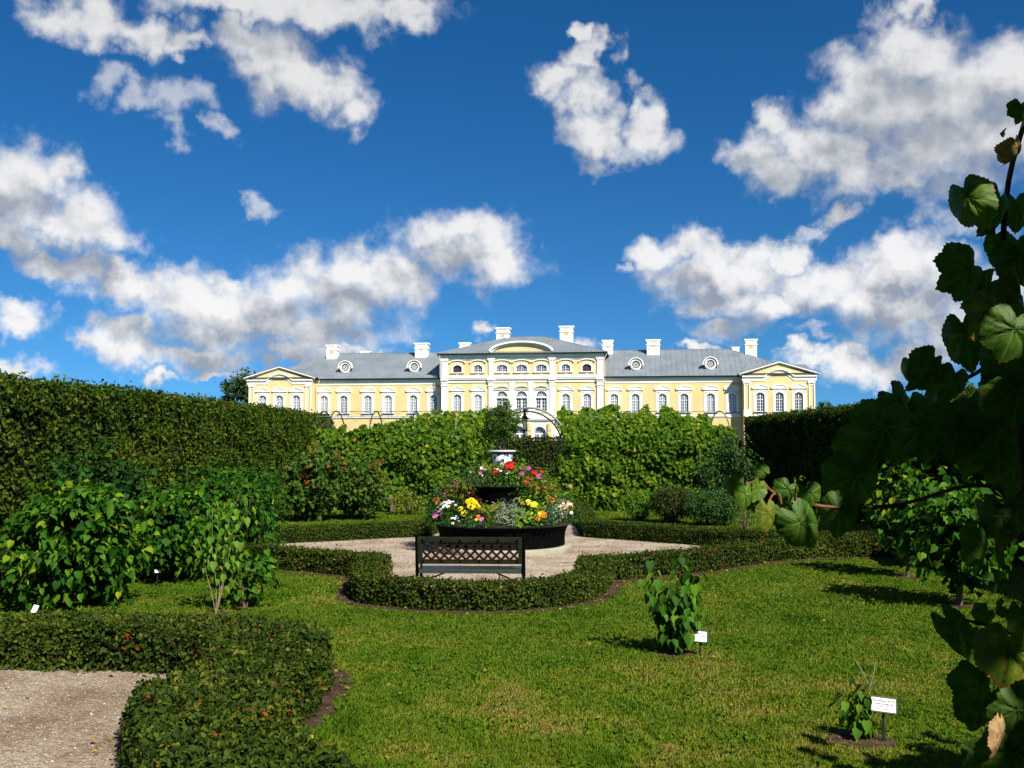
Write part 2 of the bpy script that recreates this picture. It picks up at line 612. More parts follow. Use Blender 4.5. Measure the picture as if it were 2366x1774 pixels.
M['dark_leaf'] = leaf_mat('dark_leaf', [(0.0, (.010, .036, .008)), (.6, (.024, .074, .012)), (1.0, (.055, .125, .018))], .22, .4, .4)
M['lime_leaf'] = leaf_mat('lime_leaf', [(0.0, (.055, .13, .009)), (.6, (.11, .23, .014)), (1.0, (.19, .30, .02))], .3, .45, .3)
M['bronze_leaf'] = leaf_mat('bronze_leaf', [(0.0, (.022, .028, .008)), (.55, (.042, .070, .012)), (.85, (.085, .072, .018)), (1.0, (.13, .05, .022))], .22, .45, .3)
M['gold_leaf'] = leaf_mat('gold_leaf', [(0.0, (.06, .10, .010)), (.6, (.135, .165, .014)), (1.0, (.26, .19, .02))], .3, .45, .3)
M['silver_leaf'] = leaf_mat('silver_leaf', [(0.0, (.12, .16, .12)), (1.0, (.29, .34, .28))], .1, .7, .1, tcol=(1, 1, .9))
M['grass'] = leaf_mat('grass', [(0.0, (.024, .080, .003)), (.38, (.083, .146, .007)), (.68, (.165, .182, .017)), (1.0, (.27, .185, .065))], .25, .6, .15)
M['tree_leaf'] = leaf_mat('tree_leaf', [(0.0, (.016, .042, .010)), (.6, (.036, .074, .014)), (1.0, (.072, .110, .020))], .2, .5, .25)
M['fern_leaf'] = leaf_mat('fern_leaf', [(0.0, (.10, .17, .012)), (.6, (.20, .24, .015)), (1.0, (.34, .26, .02))], .3, .5, .25)
M['wine_leaf'] = leaf_mat('wine_leaf', [(0.0, (.05, .008, .010)), (1.0, (.16, .015, .025))], .2, .5, .3, tcol=(1, .4, .5))
M['bark'] = paint('bark', (.13, .095, .06), .85, .15, .25, 18, .5, 60)
M['bark_pale'] = paint('bark_pale', (.30, .23, .14), .85, .15, .2, 18, .4, 60)
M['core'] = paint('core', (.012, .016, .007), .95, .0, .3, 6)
M['soil'] = paint('soil', (.085, .055, .035), .95, .05, .35, 9, .9, 45)
M['iron'] = paint('iron', (.0030, .0030, .0034), .55, .02, .3, 9, .05, 60)
M['iron_green'] = paint('iron_green', (.020, .024, .010), .42, .35, .2, 12, .15, 70)
M['lattice_brown'] = paint('lattice_brown', (.024, .012, .007), .5, .3, .3, 20, .15, 70)
M['seat_paint'] = paint('seat_paint', (.045, .055, .045), .3, .5, .2, 14, .1, 60)
M['concrete'] = paint('concrete', (.36, .34, .25), .9, .15, .15, 5, .4, 50)
M['rail'] = paint('rail', (.16, .20, .14), .5, .4, .15, 10)
M['rail_dark'] = paint('rail_dark', (.035, .03, .02), .6, .3, .2, 10)
M['wood'] = paint('wood', (.26, .18, .10), .75, .2, .25, 12, .4, 40)
M['white_card'] = paint('white_card', (.78, .79, .76), .35, .5, .04, 8)
M['black_plastic'] = paint('black_plastic', (.015, .018, .018), .45, .4, .1, 8)
M['ink'] = paint('ink', (.03, .03, .03), .7, .2, .05, 8)


def ground_mat():
    m, nt, b, out = material('lawn_soil')
    tcn = nt.nodes.new('ShaderNodeTexCoord')
    n1 = nt.nodes.new('ShaderNodeTexNoise')
    n1.inputs['Scale'].default_value = 0.9
    n1.inputs['Detail'].default_value = 8
    n2 = nt.nodes.new('ShaderNodeTexNoise')
    n2.inputs['Scale'].default_value = 26
    n2.inputs['Detail'].default_value = 6
    for n in (n1, n2):
        nt.links.new(tcn.outputs['Object'], n.inputs['Vector'])
    r1 = nt.nodes.new('ShaderNodeValToRGB')
    r1.color_ramp.elements[0].position = .38
    r1.color_ramp.elements[0].color = (.030, .070, .004, 1)
    r1.color_ramp.elements[1].position = .62
    r1.color_ramp.elements[1].color = (.082, .098, .012, 1)
    nt.links.new(n1.outputs['Fac'], r1.inputs[0])
    r2 = nt.nodes.new('ShaderNodeValToRGB')
    r2.color_ramp.elements[0].position = .3
    r2.color_ramp.elements[0].color = (.55, .55, .55, 1)
    r2.color_ramp.elements[1].position = .7
    r2.color_ramp.elements[1].color = (1.15, 1.15, 1.15, 1)
    nt.links.new(n2.outputs['Fac'], r2.inputs[0])
    mx = nt.nodes.new('ShaderNodeMix')
    mx.data_type = 'RGBA'
    mx.blend_type = 'MULTIPLY'
    mx.inputs[0].default_value = 1
    nt.links.new(r1.outputs[0], mx.inputs[6])
    nt.links.new(r2.outputs[0], mx.inputs[7])
    nt.links.new(mx.outputs[2], b.inputs['Base Color'])
    b.inputs['Roughness'].default_value = .95
    b.inputs['Specular IOR Level'].default_value = .05
    bp = nt.nodes.new('ShaderNodeBump')
    bp.inputs['Strength'].default_value = .7
    bp.inputs['Distance'].default_value = .03
    nt.links.new(n2.outputs['Fac'], bp.inputs['Height'])
    nt.links.new(bp.outputs[0], b.inputs['Normal'])
    return m


def gravel_mat(name, ca, cb, cc, scale):
    m, nt, b, out = material(name)
    tcn = nt.nodes.new('ShaderNodeTexCoord')
    vo = nt.nodes.new('ShaderNodeTexVoronoi')
    vo.inputs['Scale'].default_value = scale
    nz = nt.nodes.new('ShaderNodeTexNoise')
    nz.inputs['Scale'].default_value = 1.3
    nz.inputs['Detail'].default_value = 7
    for n in (vo, nz):
        nt.links.new(tcn.outputs['Object'], n.inputs['Vector'])
    sp = nt.nodes.new('ShaderNodeSeparateColor')
    nt.links.new(vo.outputs['Color'], sp.inputs[0])
    rp = nt.nodes.new('ShaderNodeValToRGB')
    e = rp.color_ramp.elements
    e.new(.5)
    for el_, (p, c) in zip(e, ((0, ca), (.5, cb), (1, cc))):
        el_.position = p
        el_.color = (*c, 1)
    nt.links.new(sp.outputs[0], rp.inputs[0])
    r2 = nt.nodes.new('ShaderNodeValToRGB')
    r2.color_ramp.elements[0].position = .35
    r2.color_ramp.elements[0].color = (.66, .59, .51, 1)
    r2.color_ramp.elements[1].position = .6
    r2.color_ramp.elements[1].color = (1.05, 1.05, 1.03, 1)
    nt.links.new(nz.outputs['Fac'], r2.inputs[0])
    mx = nt.nodes.new('ShaderNodeMix')
    mx.data_type = 'RGBA'
    mx.blend_type = 'MULTIPLY'
    mx.inputs[0].default_value = 1
    nt.links.new(rp.outputs[0], mx.inputs[6])
    nt.links.new(r2.outputs[0], mx.inputs[7])
    nt.links.new(mx.outputs[2], b.inputs['Base Color'])
    b.inputs['Roughness'].default_value = .9
    b.inputs['Specular IOR Level'].default_value = .15
    bp = nt.nodes.new('ShaderNodeBump')
    bp.inputs['Strength'].default_value = .8
    bp.inputs['Distance'].default_value = .012
    bp.invert = True
    nt.links.new(vo.outputs['Distance'], bp.inputs['Height'])
    nt.links.new(bp.outputs[0], b.inputs['Normal'])
    return m


M['lawn'] = ground_mat()
M['gravel'] = gravel_mat('gravel', (.22, .17, .125), (.36, .29, .22), (.54, .47, .38), 62)
M['gravel_near'] = gravel_mat('gravel_near', (.165, .125, .092), (.275, .22, .16), (.42, .35, .265), 60)

# ------------------------------------------------------------------ ground
g = MB()
g.add([(-3500, -400, 0), (3500, -400, 0), (3500, 4500, 0), (-3500, 4500, 0)], [(0, 1, 2, 3)])
lawn = g.build('lawn', M['lawn'])
lawn['kind'] = 'structure'

# hedge plans (metres, camera at the origin looking along +y), counter-clockwise
H_BACK_L = [(-8.6, 18.7), (-6.4, 19.35), (-4.8, 20.25), (-1.72, 21.95), (-1.40, 29.0), (-1.85, 29.0), (-2.1, 22.25), (-4.7, 20.95), (-6.4, 19.95), (-8.6, 19.3)]
H_BACK_R = [(1.50, 21.75), (3.85, 19.85), (5.2, 19.15), (6.4, 19.0), (8.1, 18.95), (8.1, 19.55), (6.4, 19.6), (5.4, 19.75), (4.1, 20.45), (1.95, 22.6), (2.25, 29.0), (1.80, 29.0), (1.50, 22.6)]
H_FRONT_L = [(-8.6, 17.7), (-6.2, 17.3), (-4.1, 16.55), (-2.45, 15.45), (-2.35, 14.9), (-2.32, 14.3), (-2.25, 13.6), (-2.0, 12.98), (-1.5, 12.62),
             (-1.0, 12.42), (-.45, 12.33), (.1, 12.42), (.55, 12.62), (1.0, 13.05), (1.3, 13.7), (1.42, 14.4), (1.55, 15.0),
             (1.95, 15.25), (3.35, 16.2), (4.55, 17.45), (5.8, 18.05), (8.1, 18.0), (8.1, 18.6), (5.7, 18.65), (4.35, 17.95), (3.1, 16.72), (1.75, 15.75), (.95, 15.35),
             (.90, 14.5), (.82, 13.85), (.55, 13.30), (.15, 12.95), (-.45, 12.82), (-1.0, 12.92), (-1.5, 13.15), (-1.76, 13.75), (-1.83, 14.4),
             (-1.9, 15.0), (-1.82, 15.65), (-2.15, 15.85), (-4.0, 17.05), (-6.0, 17.8), (-8.6, 18.2)]
H_NEAR = [(-7.4, 9.25), (-4.8, 9.22), (-3.9, 9.12), (-3.07, 9.0), (-2.62, 8.62), (-2.45, 7.9), (-2.72, 7.12), (-2.42, 6.3), (-2.08, 5.4), (-1.6, 4.4), (-.2, 4.4),
          (-.62, 5.2), (-1.04, 5.8), (-1.38, 6.6), (-1.60, 7.3), (-1.48, 7.9), (-1.50, 8.7), (-1.72, 9.28), (-2.4, 9.85), (-3.4, 10.05), (-5.2, 10.12), (-7.4, 10.2)]
STAR = [(-8.6, 18.0), (-6.2, 17.55), (-4.1, 16.8), (-2.1, 15.65), (-2.0, 14.2), (-1.6, 13.0), (-.45, 12.6), (.6, 13.0), (1.15, 14.0), (1.25, 15.2),
        (3.2, 16.45), (4.5, 17.7), (5.75, 18.35), (8.1, 18.3), (8.1, 19.2), (6.4, 19.3), (5.3, 19.4), (3.95, 20.1), (1.5, 22.1), (1.6, 30.0), (-.7, 30.0),
        (-1.75, 22.2), (-4.75, 20.6), (-6.4, 19.7), (-8.6, 19.0)]
PATH_NEAR = [(-7.4, 9.4), (-4.8, 9.35), (-3.0, 9.15), (-2.3, 8.5), (-2.2, 7.9), (-2.4, 7.1), (-2.0, 6.0), (-1.5, 4.4), (-1.5, 3.0), (-7.4, 3.0)]
for p_ in (H_BACK_L, H_BACK_R, H_FRONT_L, H_NEAR, STAR, PATH_NEAR):
    if poly_area(p_) < 0:
        p_.reverse()
sheet('gravel_court', STAR, 0.008, M['gravel'])
sheet('gravel_path', PATH_NEAR, 0.008, M['gravel_near'])
for p_ in (H_BACK_L, H_BACK_R, H_FRONT_L, H_NEAR):
    sheet('soil_bed', offset_poly(p_, .13), 0.004, M['soil'], wob=.075, step=.09)


def soil_disc(x, y, r):
    pts = [(x + r * math.cos(t) * random.uniform(.75, 1.15), y + r * math.sin(t) * random.uniform(.75, 1.15)) for t in np.linspace(0, 2 * math.pi, 22)[:-1]]
    sheet('soil_ring', pts, .005, M['soil'])


# ------------------------------------------------------------------ grass
def grass():
    n = 830000
    # density falls with distance: sample y so that blades per picture area stay even
    u = rng.random(n)
    y0, y1 = 5.6, 33.0
    y = y0 * (y1 / y0) ** (u ** 1.25)
    x = (rng.random(n) * 2 - 1) * np.minimum(8.4, y * .56 + .5)
    keep = np.ones(n, bool)
    for p_ in (STAR, PATH_NEAR):
        keep &= ~in_poly(x, y, p_)
    for p_ in (H_BACK_L, H_BACK_R, H_FRONT_L, H_NEAR):
        edge = vnoise(x, y, .12, 3)
        keep &= ~in_poly(x, y, offset_poly(p_, .05)) & ~(in_poly(x, y, offset_poly(p_, .15)) & (edge < .78))
    for (sx, sy, sr) in SOIL:
        keep &= ~(((x - sx) ** 2 + (y - sy) ** 2 < sr * sr * (0.5 + vnoise(x, y, .09, 8))) & (rng.random(n) < .9))
    x, y = x[keep], y[keep]
    n = len(x)
    patch = .45 * vnoise(x, y, .62, 1) + .33 * vnoise(x, y, .21, 2) + .27 * vnoise(x, y, 2.0, 4)
    tuft = .6 * vnoise(x, y, .085, 6) + .4 * vnoise(x, y, .035, 16)
    thin = (tuft < .33) & (rng.random(n) < .62)
    x, y, patch, tuft = x[~thin], y[~thin], patch[~thin], tuft[~thin]
    n = len(x)
    lush = np.clip((vnoise(x, y, .30, 21) - .55) * 3, 0, 1)
    L = (.014 + .034 * tuft ** 2 + .010 * rng.random(n)) * (1 - .45 * np.clip(patch - .45, 0, 1)) * (1 + .35 * lush) * np.where(rng.random(n) < .003, 2.2, 1)
    W = (.0024 + .00044 * y) * (.6 + .8 * rng.random(n)) * (1 + .5 * lush)
    th = rng.random(n) * 2 * math.pi
    lean = .3 + 1.6 * rng.random(n) ** 1.3
    d = np.stack([np.cos(th) * lean, np.sin(th) * lean, np.ones(n)], 1)
    d = unit(d)
    side = np.stack([-np.sin(th + .6), np.cos(th + .6), np.zeros(n)], 1)
    base = np.stack([x, y, np.zeros(n)], 1)
    V = np.stack([base - side * W[:, None], base + side * W[:, None], base + d * L[:, None]], 1).reshape(-1, 3)
    F_ = np.arange(3 * n).reshape(n, 3)
    dry = np.clip((patch - .475) * 2.3, 0, 1)
    # yellowish worn area between the bench bay and the camera
    dry += .20 * np.exp(-(((x - .4) / 1.4) ** 2 + ((y - 8.2) / 1.8) ** 2))
    tint = np.clip(.20 + .30 * rng.random(n) - .22 * lush * (1 - dry) + dry * (.22 + .50 * rng.random(n)), 0, 1)
    o = link('grass', np_mesh('grass', V, [F_], M['grass'], np.repeat(tint, 3)))
    tag(o, 'short mown lawn grass with dry yellowish patches', 'grass', kind='stuff')


def pebbles():
    n = 16000
    y = 5.6 + (9.3 - 5.6) * rng.random(n) ** 1.2
    x = -7.0 + 5.4 * rng.random(n)
    k = in_poly(x, y, offset_poly(PATH_NEAR, -.05)) & ~in_poly(x, y, H_NEAR)
    x, y = x[k], y[k]
    n2 = 15000
    y2 = 12.7 + 10.3 * rng.random(n2)
    x2 = -6.5 + 12 * rng.random(n2)
    k = in_poly(x2, y2, STAR)
    x, y = np.concatenate([x, x2[k]]), np.concatenate([y, y2[k]])
    n = len(x)
    s = np.where(y < 10, .0048, .0095) * (.5 + 1.0 * rng.random(n) + 1.2 * (rng.random(n) < .04))
    T = np.array([(1, 0, 0), (0, 1, 0), (-1, 0, 0), (0, -1, 0), (0, 0, .8), (0, 0, -.5)], float)
    Fp = np.array([(0, 1, 4), (1, 2, 4), (2, 3, 4), (3, 0, 4)])
    a = rng.random(n) * 6.28
    ca, sa = np.cos(a), np.sin(a)
    el_ = .7 + .6 * rng.random(n)
    V = np.zeros((n, 6, 3))
    V[:, :, 0] = x[:, None] + s[:, None] * (T[None, :, 0] * ca[:, None] - T[None, :, 1] * sa[:, None] * el_[:, None])
    V[:, :, 1] = y[:, None] + s[:, None] * (T[None, :, 0] * sa[:, None] + T[None, :, 1] * ca[:, None] * el_[:, None])
    V[:, :, 2] = .010 + s[:, None] * T[None, :, 2]
    Fi = (Fp[None] + (np.arange(n) * 6)[:, None, None]).reshape(-1, 3)
    me = np_mesh('pebbles', V.reshape(-1, 3), [Fi], M['pebble'], np.repeat(rng.random(n), 6))
    tag(link('pebbles', me), 'loose pale gravel stones on the paths', 'gravel', kind='stuff')


M['pebble'] = leaf_mat('pebble', [(0.0, (.12, .09, .07)), (.5, (.27, .22, .17)), (1.0, (.48, .43, .36))], .0, .8, .2)



def fallen_leaves():
    n = 420
    x, y = -6 + 12 * rng.random(n), 6 + 17 * rng.random(n) ** 1.3
    near = in_poly(x, y, H_NEAR) | in_poly(x, y, H_FRONT_L) | in_poly(x, y, H_BACK_L) | in_poly(x, y, H_BACK_R)
    x, y = x[~near], y[~near]
    # windblown along the hedge feet
    ex, ey = [], []
    for p_ in (H_NEAR, H_FRONT_L):
        q = offset_poly(p_, .10)
        for i in range(len(q)):
            a, b_ = q[i], q[(i + 1) % len(q)]
            for k in range(int(math.dist(a, b_) * 7)):
                t = random.random()
                ex.append(a[0] + (b_[0] - a[0]) * t + random.gauss(0, .04))
                ey.append(a[1] + (b_[1] - a[1]) * t + random.gauss(0, .04))
    x, y = np.concatenate([x, ex]), np.concatenate([y, ey])
    n = len(x)
    P_ = np.stack([x, y, np.full(n, .022)], 1)
    N_ = unit(np.array([0, 0, 1.0]) + rng.normal(size=(n, 3)) * .35)
    V, F_, tn = leaves(P_, rng.normal(size=(n, 3)), N_, .045 * (.5 + .8 * rng.random(n)), T_SMALL, rng.random(n), 1.3)
    me = np_mesh('fallen_leaves', V, F_, M['litter'], tn)
    tag(link('fallen_leaves', me), 'dry fallen leaves strewn over lawn, paths and hedge feet', 'leaf litter', kind='stuff')


def weeds():
    n0 = 800
    cx, cy = -6 + 12.5 * rng.random(n0), 5.8 + 13 * rng.random(n0) ** 1.5
    bad = np.zeros(n0, bool)
    for p_ in (STAR, PATH_NEAR, H_NEAR, H_FRONT_L, H_BACK_L, H_BACK_R):
        bad |= in_poly(cx, cy, offset_poly(p_, .15))
    cx, cy = cx[~bad], cy[~bad]
    k = 16
    n = len(cx) * k
    r = .02 + .16 * rng.random(n) ** .7
    a = rng.random(n) * 6.283
    s_ = np.repeat(.4 + .8 * rng.random(len(cx)), k)
    P_ = np.stack([np.repeat(cx, k) + r * np.cos(a) * s_, np.repeat(cy, k) + r * np.sin(a) * s_, .012 + .02 * rng.random(n)], 1)
    N_ = unit(np.array([0, -.1, 1.0]) + rng.normal(size=(n, 3)) * .35)
    A = np.stack([np.cos(a), np.sin(a), np.zeros(n)], 1) + rng.normal(size=(n, 3)) * .4
    V, F_, tn = leaves(P_, A, N_, .034 * (.6 + .8 * rng.random(n)), T_SMALL, rng.random(n) * .35, 1.5)
    me = np_mesh('clover', V, F_, M['grass'], tn)
    tag(link('clover', me), 'darker clover and plantain leaves growing in the lawn', 'weeds', kind='stuff')


M['litter'] = leaf_mat('litter', [(0.0, (.10, .05, .02)), (.5, (.22, .12, .04)), (.8, (.34, .20, .05)), (1.0, (.30, .26, .04))], .1, .7, .1)


# ------------------------------------------------------------------ hedges
def hedge(name, plan, height, size, dens, mat, label, cat='hedge', seed=0, rag=.02, bulge=.03, z0=0.0, red=0.0, group=None, topdens=1.0, tbase=.1, T=None):
    """clipped hedge: dark inner body and thousands of small leaves on sides and top"""
    plan = offset_poly(plan, -min(.075, height * .2))
    cx, cy = np.mean([p[0] for p in plan]), np.mean([p[1] for p in plan])
    root = empty(name, (cx, cy, z0), 0, label, cat, group)
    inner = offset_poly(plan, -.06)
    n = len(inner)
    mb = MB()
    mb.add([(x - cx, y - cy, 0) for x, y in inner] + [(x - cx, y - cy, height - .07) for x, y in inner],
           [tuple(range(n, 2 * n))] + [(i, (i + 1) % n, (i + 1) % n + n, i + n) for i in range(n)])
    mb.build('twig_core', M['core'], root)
    Ps, Ns = [], []
    m = len(plan)
    for i in range(m):
        a, b = np.array(plan[i]), np.array(plan[(i + 1) % m])
        e = b - a
        ln = np.linalg.norm(e)
        if ln < 1e-6:
            continue
        nn = np.array([e[1], -e[0]]) / ln
        k = int(ln * height * dens)
        t, h = rng.random(k), rng.random(k)
        z = height * h
        rnd = -.10 * np.clip((z - height + .12) / .12, 0, 1) ** 2 * min(1, height)      # soft upper edge
        off = bulge * (vnoise(t * ln + a[0] * 3.1, z + a[1], .28, seed) - .5) * 2 + rng.normal(size=k) * rag + rnd
        p = np.stack([a[0] + e[0] * t + nn[0] * off, a[1] + e[1] * t + nn[1] * off, z], 1)
        Ps.append(p)
        Ns.append(np.stack([np.full(k, nn[0]), np.full(k, nn[1]), np.full(k, .25)], 1))
    xs, ys = [p[0] for p in plan], [p[1] for p in plan]
    area = abs(poly_area(plan))
    k = int((max(xs) - min(xs)) * (max(ys) - min(ys)) * dens * topdens)
    px_, py_ = min(xs) + (max(xs) - min(xs)) * rng.random(k), min(ys) + (max(ys) - min(ys)) * rng.random(k)
    ok = in_poly(px_, py_, plan)
    px_, py_ = px_[ok], py_[ok]
    k = len(px_)
    z = height - .02 + (vnoise(px_, py_, .35, seed + 5) - .5) * bulge * 1.6 + np.abs(rng.normal(size=k)) * rag * 1.3
    Ps.append(np.stack([px_, py_, z], 1))
    Ns.append(np.tile(np.array([[0, 0, 1.0]]), (k, 1)))
    # young shoots that escaped the shears
    m2 = int(area * (14 if height > 1 else 40))
    sx, sy = min(xs) + (max(xs) - min(xs)) * rng.random(m2 * 3), min(ys) + (max(ys) - min(ys)) * rng.random(m2 * 3)
    ok = in_poly(sx, sy, plan)
    sx, sy = sx[ok][:m2], sy[ok][:m2]
    hh = (.16 if height > 1 else .05) * rng.random(len(sx))
    for j in range(5):
        Ps.append(np.stack([sx + rng.normal(size=len(sx)) * .012, sy + rng.normal(size=len(sx)) * .012, height + hh * (j + 1) / 5], 1))
        Ns.append(rng.normal(size=(len(sx), 3)))
    P_, N_ = np.concatenate(Ps), np.concatenate(Ns)
    # thin places
    bare = vnoise(P_[:, 0] * 1.1 + P_[:, 2] * .8, P_[:, 1] + P_[:, 2] * 1.2, .26 if height < 1 else .4, seed + 41)
    okk = ~((bare < .27) & (rng.random(len(P_)) < .6))
    P_, N_ = P_[okk], N_[okk]
    k = len(P_)
    N_ = unit(N_ + rng.normal(size=(k, 3)) * .85)
    A = rng.normal(size=(k, 3)) + N_ * .5 + np.array([0, 0, .35])
    clump = vnoise(P_[:, 0] + P_[:, 1] * .37, P_[:, 2] + P_[:, 1] * .51, .22, seed + 9)
    clump2 = vnoise(P_[:, 0] * .7 + P_[:, 1], P_[:, 2] * 1.3, 1.1, seed + 19)
    tint = np.clip(tbase - .08 + .62 * rng.random(k) ** 1.4 + .32 * clump + .26 * (clump2 - .4), 0, .93)
    if red:
        spot = vnoise(P_[:, 0] * 1.3 + 5, P_[:, 1] + P_[:, 2] * 2, .13, seed + 31)
        isred = (spot > .90 - red) & (rng.random(k) < .30)
        tint = np.where(isred, .955 + .045 * rng.random(k), tint)
    odd = rng.random(k)
    tint = np.where(odd < .045, .90 + .035 * rng.random(k), np.where(odd < .045 + red * .15, .955, tint))
    L = size * (.7 + .6 * rng.random(k))
    V, F_, tn = leaves(P_ - np.array([cx, cy, 0]), A, N_, L, T or T_SMALL, tint, .9 + .3 * rng.random(k))
    o = link('foliage', np_mesh('foliage', V, F_, mat, tn), root)
    o['kind'] = 'stuff'
    return root


hedge('tall_hedge', [(-6.95, 9.0), (-6.85, 14), (-6.6, 20), (-6.42, 29.6), (-6.95, 39.0), (-8.4, 39.0), (-7.9, 29.6), (-8.2, 20), (-8.5, 9.0)], 2.92, .078, 720, M['hedge_tall'],
      'tall clipped hornbeam hedge wall sunlit behind the lilac bushes', seed=1, rag=.05, bulge=.08, tbase=.16)
hedge('tall_hedge', [(8.2, 9.0), (9.6, 9.0), (9.9, 17.0), (10.6, 40.0), (9.2, 40.0), (8.5, 17.0)], 2.97, .075, 520, M['hedge_tall'],
      'tall clipped hedge wall in shade behind the grape vine', seed=2, rag=.035, bulge=.08)
hedge('box_hedge', H_BACK_L, .31, .036, 3600, M['hedge_low'], 'low clipped hedge behind the gravel, on the berry bush side of the planter', seed=3, rag=.020)
hedge('box_hedge', H_BACK_R, .31, .036, 3600, M['hedge_low'], 'low clipped hedge behind the gravel, below the round light green shrub', seed=4, rag=.020)
hedge('box_hedge', H_FRONT_L, .31, .040, 3600, M['hedge_low'], 'low clipped hedge curving round the bay with the lattice bench', seed=5, rag=.022, red=.02, tbase=.14, T=T_OVAL)
hedge('box_hedge', H_NEAR, .36, .043, 4300, M['hedge_low'], 'low dark hedge with red leaves round the end of the near gravel path', seed=6, rag=.024, red=.018, bulge=.05, T=T_OVAL)
hedge('garden_hedge', [(-9, 38.6), (9, 38.6), (9, 39.6), (-9, 39.6)], 2.18, .085, 420, M['hedge_low'], 'dark clipped hedge seen through the trellis arch', seed=7, rag=.03, bulge=.05)

# ------------------------------------------------------------------ trellis pergola with vines
TY, TD = 30.3, 3.6            # front plane and depth of the vaulted trellis
ARCX, ARCR = .50, 1.20        # round-arched opening


def vault(y_off):
    """height of the vault at depth fraction"""
    t = y_off / TD
    return 1.92 + 1.13 * math.sqrt(max(0, 1 - (2 * t - 1) ** 2))


def trellis(label, x_ribs, x0, x1, leaf_top, n_leaf, seed):
    root = empty('vine_trellis', ((x0 + x1) / 2, TY, 0), 0, label, 'trellis', 'trellis tunnels either side of the arch')
    ox, oy = (x0 + x1) / 2, TY
    for x in x_ribs:
        path = [(x - ox, 0, 0)] + [(x - ox, TD * (.5 - .5 * math.cos(a)), 1.92 + 1.13 * math.sin(a)) for a in np.linspace(0, math.pi, 15)] + [(x - ox, TD, 0)]
        MB().tube(path, .021, 6).build('arch_rib', M['rail_dark'] if x < -2 else M['rail'], root)
        MB().tube([(x + .12 - ox, -.03, .05), (x + .12 - ox, -.03, 2.25)], .013, 5).build('post', M['rail'], root)
    for yy in (TD * .5, TD * .22, 0.0, TD * .78):
        zz = vault(yy)
        MB().tube([(x0 - ox, yy, zz), (x1 - ox, yy, zz)], .011, 5).build('rail', M['rail'], root)
    w = MB()
    step = .42
    k = 0
    xx = x0
    while xx < x1:
        for s in (1, -1):
            pts = []
            for j in range(9):
                q = j / 8
                xq = xx + s * q * 1.4
                if x0 <= xq <= x1:
                    pts.append((xq - ox, q * TD * .5, vault(q * TD * .5) + .004 * s))
            if len(pts) > 1:
                w.tube(pts, .0045, 3, False)
        xx += step
    for zz in (.5, 1.0, 1.5, 1.9):
        w.tube([(x0 - ox, 0, zz), (x1 - ox, 0, zz)], .005, 3, False)
    w.build('wire_mesh', M['rail'], root)
    # canes
    c = MB()
    for k in range(int((x1 - x0) * 3)):
        x = x0 + random.random() * (x1 - x0)
        pts = [(x - ox, .02, 0)]
        for j in range(5):
            x += random.uniform(-.25, .25)
            pts.append((min(max(x, x0), x1) - ox, .06 + random.uniform(-.03, .08), .42 * (j + 1)))
        c.tube(pts, .012, 4, False)
    c.build('cane', M['bark'], root)
    # leaves hung on the front and over the vault
    n = n_leaf
    x = x0 + (x1 - x0) * rng.random(n)
    z = 3.30 * rng.random(n)
    top = np.interp(x, [t[0] for t in leaf_top], [t[1] for t in leaf_top]) + .02 + .34 * (vnoise(x, x * 0 + seed, .33, seed) - .5) + .28 * (vnoise(x, x * 0 + seed, .11, seed + 2) - .5)
    keep = z < top
    upper = np.clip((z - 2.1) / .9, 0, 1)
    hole = vnoise(x, z, .22, seed + 3) * .6 + vnoise(x, z, .09, seed + 4) * .4
    keep &= hole > (.22 if seed == 50 else .14) + .17 * upper
    if seed == 50:
        dxy = np.hypot(x - ARCX, np.maximum(z - 1.9, 0) * 1.05)
        keep &= (dxy > 1.12) | (z < 1.75)
    else:
        keep &= (np.hypot(x - ARCX, np.maximum(z - 1.9, 0)) > 1.12) | (z < 1.75)
    x, z, upper = x[keep], z[keep], upper[keep]
    n = len(x)
    yv = np.where(z > 1.95, TD * .5 * (1 - np.sqrt(np.clip(1 - ((np.minimum(z, 3.04) - 1.92) / 1.13) ** 2, 0, 1))), 0)
    y = yv + rng.normal(size=n) * .11 + (vnoise(x, z, .42, seed + 6) - .5) * -.40 - .10
    P_ = np.stack([x - ox, y, np.maximum(z, .08)], 1)
    N_ = np.stack([rng.normal(size=n) * .7, -np.ones(n) * .8, .35 + rng.normal(size=n) * .6], 1)
    A = np.stack([rng.normal(size=n) * .6, rng.normal(size=n) * .25 - .2, -np.ones(n)], 1)
    tint = np.clip(-.02 + .80 * rng.random(n) ** 1.2 + .28 * (vnoise(x, z, .3, seed + 8) - .3) + .12 * upper, 0, .9)
    tint = np.where(rng.random(n) < .012, .955 + .045 * rng.random(n), tint)
    V, F_, tn = leaves(P_, A, N_,   .122 * (.55 + .7 * rng.random(n)), T_LOBED, tint)
    o = link('foliage', np_mesh('foliage', V, F_, M['vine_far'], tn), root)
    o['kind'] = 'stuff'
    return root


trellis('vine covered trellis tunnel on the palace wing with bare arches showing above', [-6.05, -5.65, -4.37, -3.08, -1.73, -.80], -6.1, -.50,
        [(-6.1, 2.45), (-4.6, 2.5), (-3.9, 2.62), (-3.2, 2.82), (-2.3, 3.0), (-1.4, 3.05), (-.50, 3.05)], 21000, 50)
trellis('dense vine covered trellis tunnel between the arch and the shaded hedge', [1.80, 2.45, 3.75, 5.24, 6.68], 1.42, 6.75,
        [(1.42, 3.05), (2.6, 3.08), (4.3, 3.05), (4.55, 2.6), (4.75, 3.05), (5.6, 3.05), (6.1, 2.75), (6.75, 2.35)], 21000, 61)

